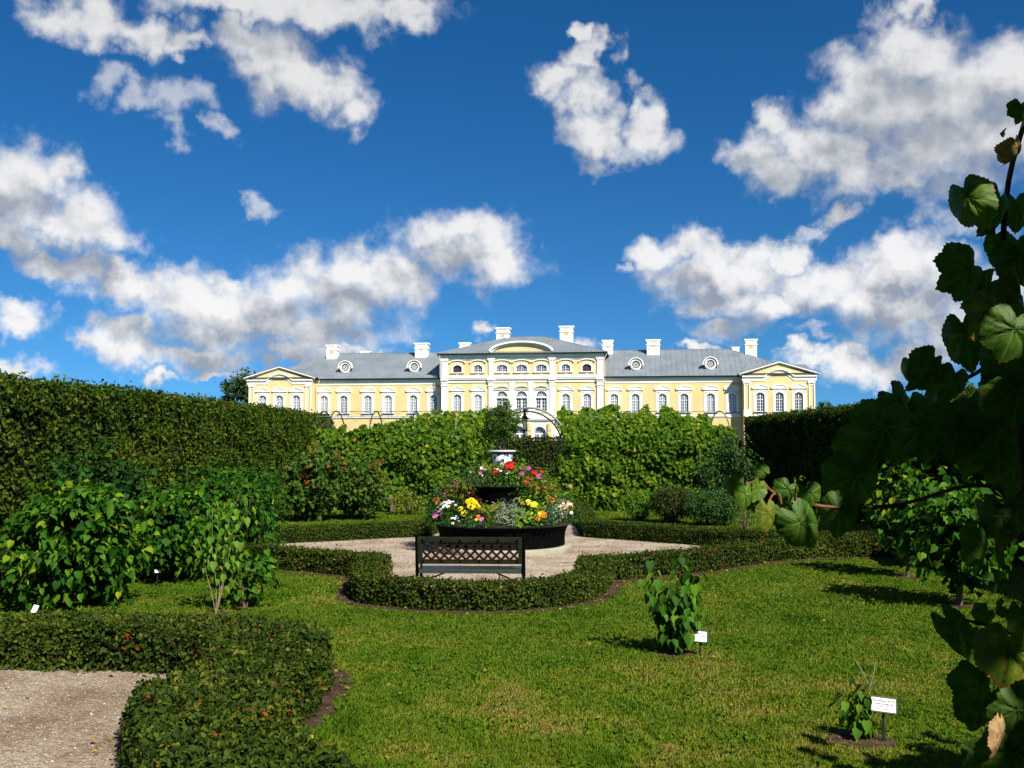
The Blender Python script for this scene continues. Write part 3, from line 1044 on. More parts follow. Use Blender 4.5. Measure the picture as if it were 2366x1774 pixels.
# arch over the opening
ar = empty('arch_gateway', (ARCX, TY, 0), 0, 'pale green round metal arch between the two vine trellises', 'arch')
for yy, mt, rr in ((.03, 'rail', .034), (TD, 'rail_dark', .030)):
    pth = [(-ARCR, yy, 0)] + [(-ARCR * math.cos(a), yy, 1.9 + ARCR * math.sin(a)) for a in np.linspace(0, math.pi, 21)] + [(ARCR, yy, 0)]
    MB().tube(pth, rr, 8).build('hoop', M[mt], ar, True)
for a in (math.pi * .5, math.pi * .25, math.pi * .75):
    MB().tube([(-ARCR * math.cos(a), .03, 1.9 + ARCR * math.sin(a)), (-ARCR * math.cos(a), TD, 1.9 + ARCR * math.sin(a))], .014, 5).build('tie_bar', M['rail'], ar)

# lantern hanging in the arch
ln_p = at(1212.5, 996, 32.0)
lan = empty('hanging_lantern', (ln_p.x, 32.0, ln_p.z), 0, 'black four-sided lantern hanging under the trellis arch', 'lantern')
MB().tube([(0, 0, .66), (0, 0, 3.05 - ln_p.z)], .012, 6).build('chain', M['iron'], lan)
c = MB().lathe([(.012, .70), (.035, .66), (.028, .60), (.045, .56), (.05, .50), (.10, .44), (.165, .415), (.165, .395), (.10, .39)], 12)
c.build('hood', M['iron'], lan)
for i in range(4):
    a = math.pi / 4 + i * math.pi / 2
    MB().tube([(.115 * math.cos(a), .115 * math.sin(a), .40), (.065 * math.cos(a), .065 * math.sin(a), .05)], .010, 5).build('corner_bar', M['iron'], lan)
m, nt, b, out = material('lantern_glass')
b.inputs['Base Color'].default_value = (.55, .58, .58, 1)
b.inputs['Roughness'].default_value = .05
b.inputs['Transmission Weight'].default_value = .85
M['clear_glass'] = m
g = MB()
g.add([(s * .10 * math.cos(a), s * .10 * math.sin(a), z) for s, z in ((1, .395), (.56, .06)) for a in (math.pi / 4, 3 * math.pi / 4, 5 * math.pi / 4, 7 * math.pi / 4)],
      [(0, 1, 5, 4), (1, 2, 6, 5), (2, 3, 7, 6), (3, 0, 4, 7)])
g.build('pane', M['clear_glass'], lan)
MB().lathe([(.01, -.02), (.05, .0), (.08, .03), (.08, .055), (.02, .06)], 10).build('base', M['iron'], lan)


# ------------------------------------------------------------------ shrubs
def crown_points(n, r, h, zlow, clumps, spread, flat=1.0, shell=.55):
    """leaf positions gathered in clumps inside an egg-shaped crown"""
    cen = []
    while len(cen) < clumps:
        p = rng.normal(size=3)
        p /= np.linalg.norm(p)
        q = p * (shell + (1 - shell) * rng.random() ** .5)
        cen.append((q[0] * r, q[1] * r * flat, zlow + (h - zlow) * (.5 + .5 * q[2])))
    cen = np.array(cen)
    ci = rng.integers(0, clumps, n)
    off = rng.normal(size=(n, 3)) * spread
    P_ = cen[ci] + off
    P_[:, 2] = np.maximum(P_[:, 2], .04)
    return P_, cen


def stems(root, cen, base_r, mat, k=14, thick=.012, trunk=None, r0=.05):
    mb = MB()
    top = trunk or .08
    if trunk:
        mb.tube([(0, 0, -.02), (.02, 0, trunk * .5), (0, .01, trunk)], [thick * 2.6, thick * 2.0, thick * 1.8], 7)
    idx = rng.permutation(len(cen))[:k]
    for i in idx:
        c_ = cen[i]
        b_ = Vector((random.uniform(-r0, r0), random.uniform(-r0, r0), -.02)) if not trunk else Vector((0, 0, trunk * random.uniform(.75, 1)))
        mid = Vector((c_[0] * .35 + random.uniform(-.04, .04), c_[1] * .35, b_.z + (c_[2] - b_.z) * .55))
        mb.tube([b_, mid, Vector(c_)], [thick, thick * .7, thick * .3], 5, False)
    return mb.build('trunk' if trunk else 'stem', mat, root, True)


def shrub(name, x, y, r, h, n, size, T, mat, label, cat='shrub', zlow=.05, clumps=60, spread=.09, droop=.8, bark='bark', trunk=None, wr=1.0, shell=.55, group=None, tb=(.0, .75), k=14, soil=0.0, flat=1.0, core=0.0, thick=.012):
    root = empty(name, (x, y, 0), 0, label, cat, group)
    P_, cen = crown_points(n, r, h, zlow, clumps, spread, flat, shell)
    ctr = np.array([0, 0, zlow + (h - zlow) * .45])
    outw = unit((P_ - ctr) / np.array([r, r, (h - zlow) * .5]))
    N_ = unit(outw * .55 + np.array([.05, -.12, .40]) + rng.normal(size=(n, 3)) * .70)
    A = outw * .7 + np.array([0, 0, -droop]) + rng.normal(size=(n, 3)) * .35
    tint = np.clip(tb[0] + (tb[1] - tb[0]) * rng.random(n) + .12 * rng.normal(size=n), 0, 1)
    tint = np.where(rng.random(n) < .008, 1.0, np.minimum(tint, .84))
    V, F_, tn = leaves(P_, A, N_, size * (.65 + .6 * rng.random(n)), T, tint, wr)
    o = link('foliage', np_mesh('foliage', V, F_, mat, tn), root)
    o['kind'] = 'stuff'
    if core:
        Pc, _ = crown_points(int(n * core), r * .55, h * .8, zlow, 20, spread * 1.2, flat, .2)
        m_ = len(Pc)
        V, F_, tn = leaves(Pc, rng.normal(size=(m_, 3)) + np.array([0, 0, -.4]), rand_dirs(m_), size * 1.25, T, np.full(m_, .0), wr)
        o2 = link('inner_foliage', np_mesh('inner_foliage', V, F_, mat, tn), root)
        o2['kind'] = 'stuff'
    stems(root, cen, .1, M[bark], k, thick, trunk)
    if soil:
        SOIL.append((x, y, soil))
        soil_disc(x, y, soil)
    return root


SOIL = []
# lilac bushes on the left lawn
shrub('lilac_bush', -5.55, 12.75, .84, 1.54, 2100, .108, T_HEART, M['lilac'], 'big lilac bush with large heart shaped leaves, nearest to the low hedge', clumps=150, spread=.085, droop=1.0, core=.5, k=24, tb=(0, .85))
shrub('lilac_bush', -5.05, 15.2, .85, 1.42, 1700, .10, T_HEART, M['lilac'], 'lilac bush with drooping leaves and a white tag, behind the biggest bush', clumps=130, spread=.085, droop=1.0, core=.5, k=20, zlow=.12)
shrub('lilac_bush', -6.35, 15.0, .95, 2.0, 2600, .105, T_LANCE, M['lilac_dark'], 'dark bluish green bush against the tall hedge at the picture edge', clumps=170, spread=.10, droop=.5, core=.5, wr=1.6, k=20)
shrub('lilac_bush', -5.15, 17.6, 1.15, 1.68, 3000, .105, T_LANCE, M['lilac'], 'wide bush of narrow drooping leaves in front of the tall hedge', clumps=170, spread=.10, droop=.9, core=.5, wr=1.7, tb=(-.1, .55), k=20)
shrub('low_shrub', -6.0, 20.9, .38, .75, 380, .07, T_LANCE, M['bronze_leaf'], 'small dark open shrub behind the end of the gravel', clumps=40, spread=.06, wr=1.3)
shrub('lilac_bush', -3.38, 12.65, .36, .82, 190, .12, T_HEART, M['lilac'], 'small leafy lilac shoots beside the bare stemmed sapling', clumps=26, spread=.07, droop=1.1, zlow=.1, k=10, soil=.18)


def leaf_meshes(prefix, T, mat, variants=4):
    out_ = []
    for i in range(variants):
        tv, tf = T
        tv2 = tv.copy()
        tv2[:, 2] += random.uniform(-.12, .10) * tv[:, 0] ** 2 + random.uniform(.05, .35) * np.abs(tv[:, 1])
        tv2[:, 1] *= random.uniform(.85, 1.12)
        me = np_mesh(prefix, tv2, tf, mat, np.full(len(tv2), .1 + .2 * i), True)
        out_.append(me)
    return out_


LM = leaf_meshes('leaf', T_HEART, M['lilac'])


def put_leaf(parent, p, axis, nrm, s, meshes=None, name='leaf'):
    ax, nr = Vector(axis).normalized(), Vector(nrm).normalized()
    ax = (ax - nr * ax.dot(nr)).normalized()
    by = nr.cross(ax)
    o = link(name, random.choice(meshes or LM), parent)
    mt = Matrix((ax, by, nr)).transposed().to_4x4()
    mt.translation = Vector(p)
    o.matrix_local = mt @ Matrix.Scale(s, 4)
    return o


def leafy_plant(name, x, y, label, stalks, size, soil, cat='shrub', bark='bark', drop=1.0, lm=None):
    """plant whose big leaves stand apart: every leaf is a piece of its own. stalks: list of (points, radius, leaf range, leaf count)"""
    root = empty(name, (x, y, 0), 0, label, cat)
    for pts, r0, (a, b_), cnt in stalks:
        n = len(pts)
        MB().tube(pts, [r0 * (1 - .75 * i / (n - 1)) for i in range(n)], 6).build('stem', M[bark], root, True)
        for k in range(cnt):
            t = (a + (b_ - a) * (k + random.random()) / cnt) * (n - 1)
            i = min(int(t), n - 2)
            p = Vector(pts[i]).lerp(Vector(pts[i + 1]), t - i)
            th = k * 2.4 + random.uniform(-.5, .5)
            o_ = Vector((math.cos(th), math.sin(th), 0))
            p = p + o_ * random.uniform(.01, .07) + Vector((0, 0, random.uniform(-.02, .02)))
            axis = o_ * .75 + Vector((0, 0, -drop * random.uniform(.4, 1.2)))
            nrm = o_ * .8 + Vector((.1, -.25, random.uniform(.2, .9)))
            put_leaf(root, p, axis, nrm, size * random.uniform(.6, 1.15), lm)
    if soil:
        SOIL.append((x, y, soil))
        soil_disc(x, y, soil)
    return root


def rnd_stalk(dx, dy, h, n=5, wob=.03):
    return [(dx * (i / (n - 1)) ** 1.3 + random.uniform(-wob, wob) * (i > 0), dy * (i / (n - 1)) + random.uniform(-wob, wob) * (i > 0), h * i / (n - 1) - .01) for i in range(n)]


# bushy young lilac on the open lawn
st = []
for k in range(15):
    a = k * 2.4
    rr = .10 + .20 * random.random()
    st.append((rnd_stalk(rr * math.cos(a), rr * math.sin(a), random.uniform(.40, .82)), .007, (.10, 1.0), 16))
st.append((rnd_stalk(-.26, -.05, .95), .007, (.3, 1.0), 16))
st.append((rnd_stalk(.08, .0, .99), .007, (.3, 1.0), 16))
st.append((rnd_stalk(.24, -.1, .90), .007, (.3, 1.0), 15))
leafy_plant('lilac_shrub', 1.60, 9.95, 'compact young lilac with glossy leaves alone on the open lawn', st, .112, .20)
# tall bare-stemmed sapling
st = [(rnd_stalk(.20, .1, 1.47, 6, .04), .006, (.40, 1.0), 28), (rnd_stalk(-.10, .0, 1.35, 6, .03), .005, (.4, 1.0), 22), (rnd_stalk(.36, -.05, 1.30, 6, .03), .005, (.4, 1.0), 22),
      (rnd_stalk(-.30, .1, .95, 5, .03), .005, (.45, 1.0), 12), (rnd_stalk(.14, .1, .75, 5, .03), .005, (.4, 1.0), 9), (rnd_stalk(.30, .1, .95, 5, .03), .005, (.4, 1.0), 12)]
leafy_plant('lilac_sapling', -3.60, 12.25, 'thin sapling with bare tan stems and few yellowish leaves', st, .115, .16, bark='bark_pale', lm=leaf_meshes('leaf', T_HEART, M['lime_leaf']))
# small plant by the near label
st = []
for k in range(7):
    a = k * 2.4
    st.append((rnd_stalk(.11 * math.cos(a), .06 * math.sin(a), random.uniform(.26, .42), 4, .015), .004, (.15, 1.0), 10))
st.append((rnd_stalk(-.02, 0, .46, 5, .02), .004, (.5, 1.0), 5))
leafy_plant('lilac_seedling', 2.44, 7.15, 'small lilac seedling with bare twigs beside the nearest plant label', st, .086, .24, lm=LM + leaf_meshes('leaf', T_HEART, M['lime_leaf'], 3))
tw = bpy.data.objects['lilac_seedling']
for pts in ([(.06, 0, 0), (.085, 0, .2), (.09, .0, .36), (.04, 0, .47), (-.02, .0, .57)], [(.09, 0, .36), (.12, .0, .46), (.135, 0, .54)]):
    MB().tube(pts, [.006 - .001 * i for i in range(len(pts))], 5).build('twig', M['bark_pale'], tw)

# two small standard lilacs on the right lawn
shrub('lilac_tree', 6.10, 15.5, .50, 1.78, 620, .115, T_HEART, M['lilac'], 'slim young lilac tree on the lawn close to the dark bench', 'tree', zlow=.42, clumps=80, spread=.10, droop=1.0, trunk=.55, k=16, soil=.25, tb=(.1, .9), thick=.014, core=.3)
shrub('lilac_tree', 5.70, 12.85, .62, 1.58, 820, .12, T_HEART, M['lilac'], 'broad young lilac tree with short dark trunk beside the grape vine', 'tree', zlow=.30, clumps=100, spread=.10, droop=1.0, trunk=.42, k=18, soil=.25, tb=(.15, .9), thick=.02, core=.4)


# berry bushes
def berries(root, cen, n, r=.055):
    mb = MB()
    for i in rng.permutation(len(cen))[:n]:
        c_ = cen[i]
        if c_[1] > .25:
            c_ = (c_[0], -c_[1], c_[2])
        for k in range(9):
            p = Vector(c_) * 1.08 + Vector((random.gauss(0, .05), random.gauss(0, .04), random.gauss(0, .025)))
            q = .016
            mb.add([p + Vector(d_) * q for d_ in ((1, 0, 0), (-1, 0, 0), (0, 1, 0), (0, -1, 0), (0, 0, 1), (0, 0, -1))],
                   [(0, 2, 4), (2, 1, 4), (1, 3, 4), (3, 0, 4), (2, 0, 5), (1, 2, 5), (3, 1, 5), (0, 3, 5)])
    o = mb.build('berries', M['berry'], root, True)
    o['kind'] = 'stuff'


M['berry'] = paint('berry', (.38, .035, .015), .35, .5, .2, 30)
for (x, y, r, h, lab) in ((-5.15, 26.2, .85, 2.0, 'larger viburnum bush with red berry clusters by the tall hedge'), (-4.05, 26.8, .72, 1.62, 'smaller berry bush with reddish leaves next to the larger one')):
    o = shrub('berry_bush', x, y, r, h, 1700, .105, T_LOBED, M['berry_leaf'], lab, clumps=120, spread=.09, droop=.5, core=.4, zlow=.15, group='berry bushes by the hedge', tb=(0, .85))
    _, cen = crown_points(10, r, h, .5, 40, .1)
    berries(o, cen, 17)
shrub('golden_shrub', -2.95, 28.6, .48, .64, 620, .07, T_SMALL, M['gold_leaf'], 'low yellow green shrub in front of the trellis beside the planter', clumps=60, spread=.07, droop=.2, wr=1.4)
shrub('round_shrub', 3.35, 26.2, .36, .74, 4200, .05, T_SMALL, M['lime_leaf'], 'round light green clipped shrub on the far lawn', clumps=120, spread=.05, droop=-.4, zlow=.08, core=.3)
shrub('bronze_shrub', 4.12, 25.6, .52, .98, 3800, .06, T_SMALL, M['bronze_leaf'], 'brownish green open shrub between two green shrubs', clumps=110, spread=.07, droop=-.2, core=.3)
shrub('clipped_shrub', 5.0, 24.9, .70, .88, 5200, .055, T_SMALL, M['dark_leaf'], 'wide rounded dark green shrub below the drooping tall bush', clumps=150, spread=.06, droop=-.1, core=.3, tb=(.2, 1.0))
shrub('tall_shrub', 6.0, 27.5, .85, 2.25, 2400, .10, T_LANCE, M['dark_leaf'], 'tall dark bush with drooping leaves at the end of the trellis', clumps=150, spread=.10, droop=1.0, wr=1.4, core=.4, tb=(.2, 1.0))
shrub('slim_shrub', 6.0, 20.6, .38, 1.36, 700, .085, T_LANCE, M['lilac'], 'slim bush half hidden behind the vine leaves', clumps=60, spread=.07, droop=.7, wr=1.3, zlow=.15)
shrub('stem_shrub', 5.45, 23.4, .28, .62, 200, .05, T_SMALL, M['dark_leaf'], 'small brown stemmed shrub next to the wide rounded shrub', clumps=24, spread=.05)


# ------------------------------------------------------------------ tiered planter
PX, PY = -.19, 19.35
pl = empty('tiered_planter', (PX, PY, 0), 0, 'black fluted two-tier iron flower planter on a round concrete plinth', 'planter')
MB().lathe([(1.33, .0), (1.34, .02), (1.34, .10), (1.31, .115), (.2, .116)], 64).build('plinth', M['concrete'], pl, True)


def fluted(r_bot, r_top, z0, z1, nfl, rim):
    prof = []
    for i in range(9):
        t = i / 8
        prof.append((r_bot + (r_top - r_bot) * (t ** 4), z0 + (z1 - z0) * t))
    return MB().lathe(prof, nfl * 6, rmod=lambda a, z: 1 + .016 * abs(math.sin(a * nfl / 2)))


fluted(1.19, 1.29, .115, .52, 64, .06).build('lower_basin', M['iron'], pl, True)
MB().lathe([(1.26, .50), (1.33, .515), (1.36, .54), (1.36, .565), (1.32, .58), (1.24, .565), (1.2, .50)], 72).build('lower_rim', M['iron_green'], pl, True)
MB().lathe([(.01, .50), (1.24, .50), (1.24, .53), (.5, .60), (.01, .60)], 40).build('lower_earth', M['soil'], pl, True)
fluted(.56, .64, .58, 1.22, 40, .05).build('upper_basin', M['iron'], pl, True)
MB().lathe([(.62, 1.20), (.67, 1.215), (.70, 1.235), (.70, 1.255), (.67, 1.27), (.60, 1.26), (.58, 1.21)], 56).build('upper_rim', M['iron_green'], pl, True)
MB().lathe([(.01, 1.21), (.60, 1.21), (.60, 1.235), (.3, 1.30), (.01, 1.30)], 32).build('upper_earth', M['soil'], pl, True)
MB().lathe([(.16, 1.22), (.16, 1.45), (.22, 1.47), (.22, 1.50), (.02, 1.50)], 24).build('urn_stand', M['iron'], pl, True)


def porcelain():
    m, nt, b, out = material('blue_white_porcelain')
    tcn = nt.nodes.new('ShaderNodeTexCoord')
    mp = nt.nodes.new('ShaderNodeMapping')
    mp.inputs['Scale'].default_value = (1, 1, 1)
    nt.links.new(tcn.outputs['Object'], mp.inputs[0])
    vo = nt.nodes.new('ShaderNodeTexVoronoi')
    vo.inputs['Scale'].default_value = 11
    nz = nt.nodes.new('ShaderNodeTexNoise')
    nz.inputs['Scale'].default_value = 26
    nz.inputs['Detail'].default_value = 3
    nt.links.new(mp.outputs[0], vo.inputs['Vector'])
    nt.links.new(mp.outputs[0], nz.inputs['Vector'])
    ad = nt.nodes.new('ShaderNodeMath')
    ad.operation = 'MULTIPLY_ADD'
    ad.inputs[1].default_value = .55
    nt.links.new(nz.outputs['Fac'], ad.inputs[0])
    nt.links.new(vo.outputs['Distance'], ad.inputs[2])
    rp = nt.nodes.new('ShaderNodeValToRGB')
    e = rp.color_ramp.elements
    e[0].position, e[0].color = .60, (.02, .035, .16, 1)
    e[1].position, e[1].color = .68, (.78, .79, .80, 1)
    nt.links.new(ad.outputs[0], rp.inputs[0])
    nt.links.new(rp.outputs[0], b.inputs['Base Color'])
    b.inputs['Roughness'].default_value = .18
    return m


M['porcelain'] = porcelain()
M['white_glaze'] = paint('white_glaze', (.74, .74, .76), .2, .5, .05, 12)
M['blue_glaze'] = paint('blue_glaze', (.025, .035, .12), .2, .5, .1, 12)
urn = empty('porcelain_urn', (PX, PY, 1.50), 0, 'white urn with blue painted pattern on top of the planter', 'urn')
MB().lathe([(.10, 0), (.12, .01), (.12, .04), (.15, .08), (.185, .16), (.200, .28), (.205, .345)], 40).build('bowl', M['porcelain'], urn, True)
MB().lathe([(.207, .345), (.216, .35), (.222, .365), (.222, .375), (.20, .38)], 40).build('neck_band', M['blue_glaze'], urn, True)
MB().lathe([(.215, .376), (.255, .385), (.272, .398), (.268, .412), (.235, .417), (.2, .40), (.19, .37)], 72, rmod=lambda a, z: 1 + .012 * abs(math.sin(a * 22))).build('rim', M['white_glaze'], urn, True)
MB().lathe([(.01, .385), (.20, .385), (.20, .392), (.01, .395)], 24).build('earth', M['soil'], urn, True)
ub = shrub('urn_bush', PX, PY, .335, 2.86 - 1.90, 4200, .062, T_LANCE, M['berry_leaf'], 'small leaved round bush growing in the blue and white urn', zlow=.16, clumps=150, spread=.045, droop=-.5, k=26, core=.3, tb=(.05, .9), shell=.4, bark='bark_pale', thick=.008)
ub.location.z = 1.89

# flowers: bloom meshes
BC = {'yellow': (.85, .62, .012), 'orange': (.80, .22, .012), 'white': (.82, .82, .78), 'pink': (.58, .13, .40), 'red': (.72, .012, .010), 'lemon': (.80, .70, .04), 'rose': (.60, .12, .22), 'salmon': (.85, .36, .14), 'magenta': (.45, .06, .35)}
for k_, c_ in BC.items():
    M['petal_' + k_] = paint('petal_' + k_, c_, .6, .2, .12, 60)


def bloom_mesh(kind, color):
    mb = MB()
    if kind == 'pom':           # ruffled ball
        for ring, (rr, zz, nn) in enumerate(((1.0, .0, 9), (.75, .25, 8), (.45, .42, 6), (.18, .5, 4))):
            for i in range(nn):
                a = 2 * math.pi * (i + .5 * ring) / nn
                d = Vector((math.cos(a), math.sin(a), 0))
                t = Vector((-d.y, d.x, 0))
                c0 = d * rr * .25 + Vector((0, 0, zz * .6))
                mb.add([c0, d * rr * .8 + t * .32 + Vector((0, 0, zz + .05)), d * rr + Vector((0, 0, zz - .08)), d * rr * .8 - t * .32 + Vector((0, 0, zz + .05))], [(0, 3, 2, 1)])
    elif kind == 'daisy':
        for i in range(8):
            a = 2 * math.pi * i / 8
            d = Vector((math.cos(a), math.sin(a), 0))
            t = Vector((-d.y, d.x, 0))
            mb.add([d * .15, d * .7 + t * .24, d + Vector((0, 0, .08)), d * .7 - t * .24], [(0, 3, 2, 1)])
        mb.lathe([(.25, .02), (.2, .12), (.02, .15)], 6)
    else:                       # umbel of small florets
        for i in range(26):
            v_dir = Vector((random.gauss(0, 1), random.gauss(0, 1), abs(random.gauss(0, 1)) * .8)).normalized()
            a = v_dir.orthogonal().normalized()
            b_ = v_dir.cross(a)
            c0 = v_dir * .85
            s = .32
            mb.add([c0 + a * s, c0 + b_ * s, c0 - a * s, c0 - b_ * s], [(0, 1, 2, 3)])
    return mb.mesh('bloom', M['petal_' + color])


BM = {}


def bloom(kind, color):
    if (kind, color) not in BM:
        BM[(kind, color)] = bloom_mesh(kind, color)
    return BM[(kind, color)]


def flower_clump(name, label, ang, rad, zb, r, h, mat, leaf, T, nleaf, flowers=(), cat='flowers', droop=.1, wr=1.0, fs=.04, group=None):
    """clump planted in the tiered planter; ang 0 = towards the camera, positive to the right"""
    x, y = PX + rad * math.sin(ang), PY - rad * math.cos(ang)
    root = empty(name, (x, y, zb), 0, label, cat, group)
    if name == 'fern_clump':                  # arching fronds with rows of leaflets
        Pp, Aa, Nn, Ll, Tt = [], [], [], [], []
        for fr in range(max(5, nleaf // 36)):
            az_ = fr * 2.4 + random.uniform(-.3, .3)
            d = np.array([math.cos(az_), math.sin(az_), 0])
            side = np.array([-d[1], d[0], 0])
            Lf = h * random.uniform(.85, 1.25)
            tf_ = random.random()
            for j in range(15):
                t = (j + 1) / 15
                p = d * r * (t ** 1.6) * .95 + np.array([0, 0, Lf * (t - .32 * t ** 3)])
                for sd in (-1, 1):
                    Pp.append(p)
                    Aa.append(side * sd + d * .35 + np.array([0, 0, .25]))
                    Nn.append(np.array([0, -.4, .5]) - d * .3 + np.array([0, 0, .4]))
                    Ll.append(.085 * math.sin(math.pi * min(1, t * .9 + .12)) + .012)
                    Tt.append(min(1, tf_ * .6 + .4 * random.random()))
        P_, A, N_ = np.array(Pp), np.array(Aa), np.array(Nn)
        V, F_, tn = leaves(P_, A, N_, np.array(Ll), T_LANCE, np.array(Tt), .8)
    else:
        P_, cen = crown_points(nleaf, r, h, .0, 26, r * .28)
        ctr = np.array([0, 0, h * .2])
        outw = unit(P_ - ctr)
        N_ = unit(outw * .5 + np.array([0, -.3, .6]) + rng.normal(size=(nleaf, 3)) * .5)
        A = outw + np.array([0, 0, -droop]) + rng.normal(size=(nleaf, 3)) * .3
        V, F_, tn = leaves(P_, A, N_, leaf * (.6 + .7 * rng.random(nleaf)), T, np.clip(rng.random(nleaf), 0, 1), wr)
    o = link('foliage', np_mesh('foliage', V, F_, M[mat], tn), root)
    o['kind'] = 'stuff'
    for kind, color, cnt in flowers:
        th0, q0 = random.uniform(-.7, .7), random.uniform(.35, .7)
        for k in range(cnt):
            th = random.gauss(th0, .75)
            q = min(1, max(.05, random.gauss(q0, .25)))
            d = Vector((math.sin(th) * r * q * 1.02, -math.cos(th) * r * q * .95, h * (1.05 - .55 * q * q) + random.uniform(-.02, .03)))
            b_ = link('bloom', bloom(kind, color), root)
            s = fs * random.uniform(.75, 1.2)
            nrm = Vector((d.x * .8, d.y - .25 * r - .1, d.z * .6 + .12)).normalized()
            mt = nrm.to_track_quat('Z', 'Y').to_matrix().to_4x4()
            mt.translation = d
            b_.matrix_local = mt @ Matrix.Scale(s, 4)
    return root


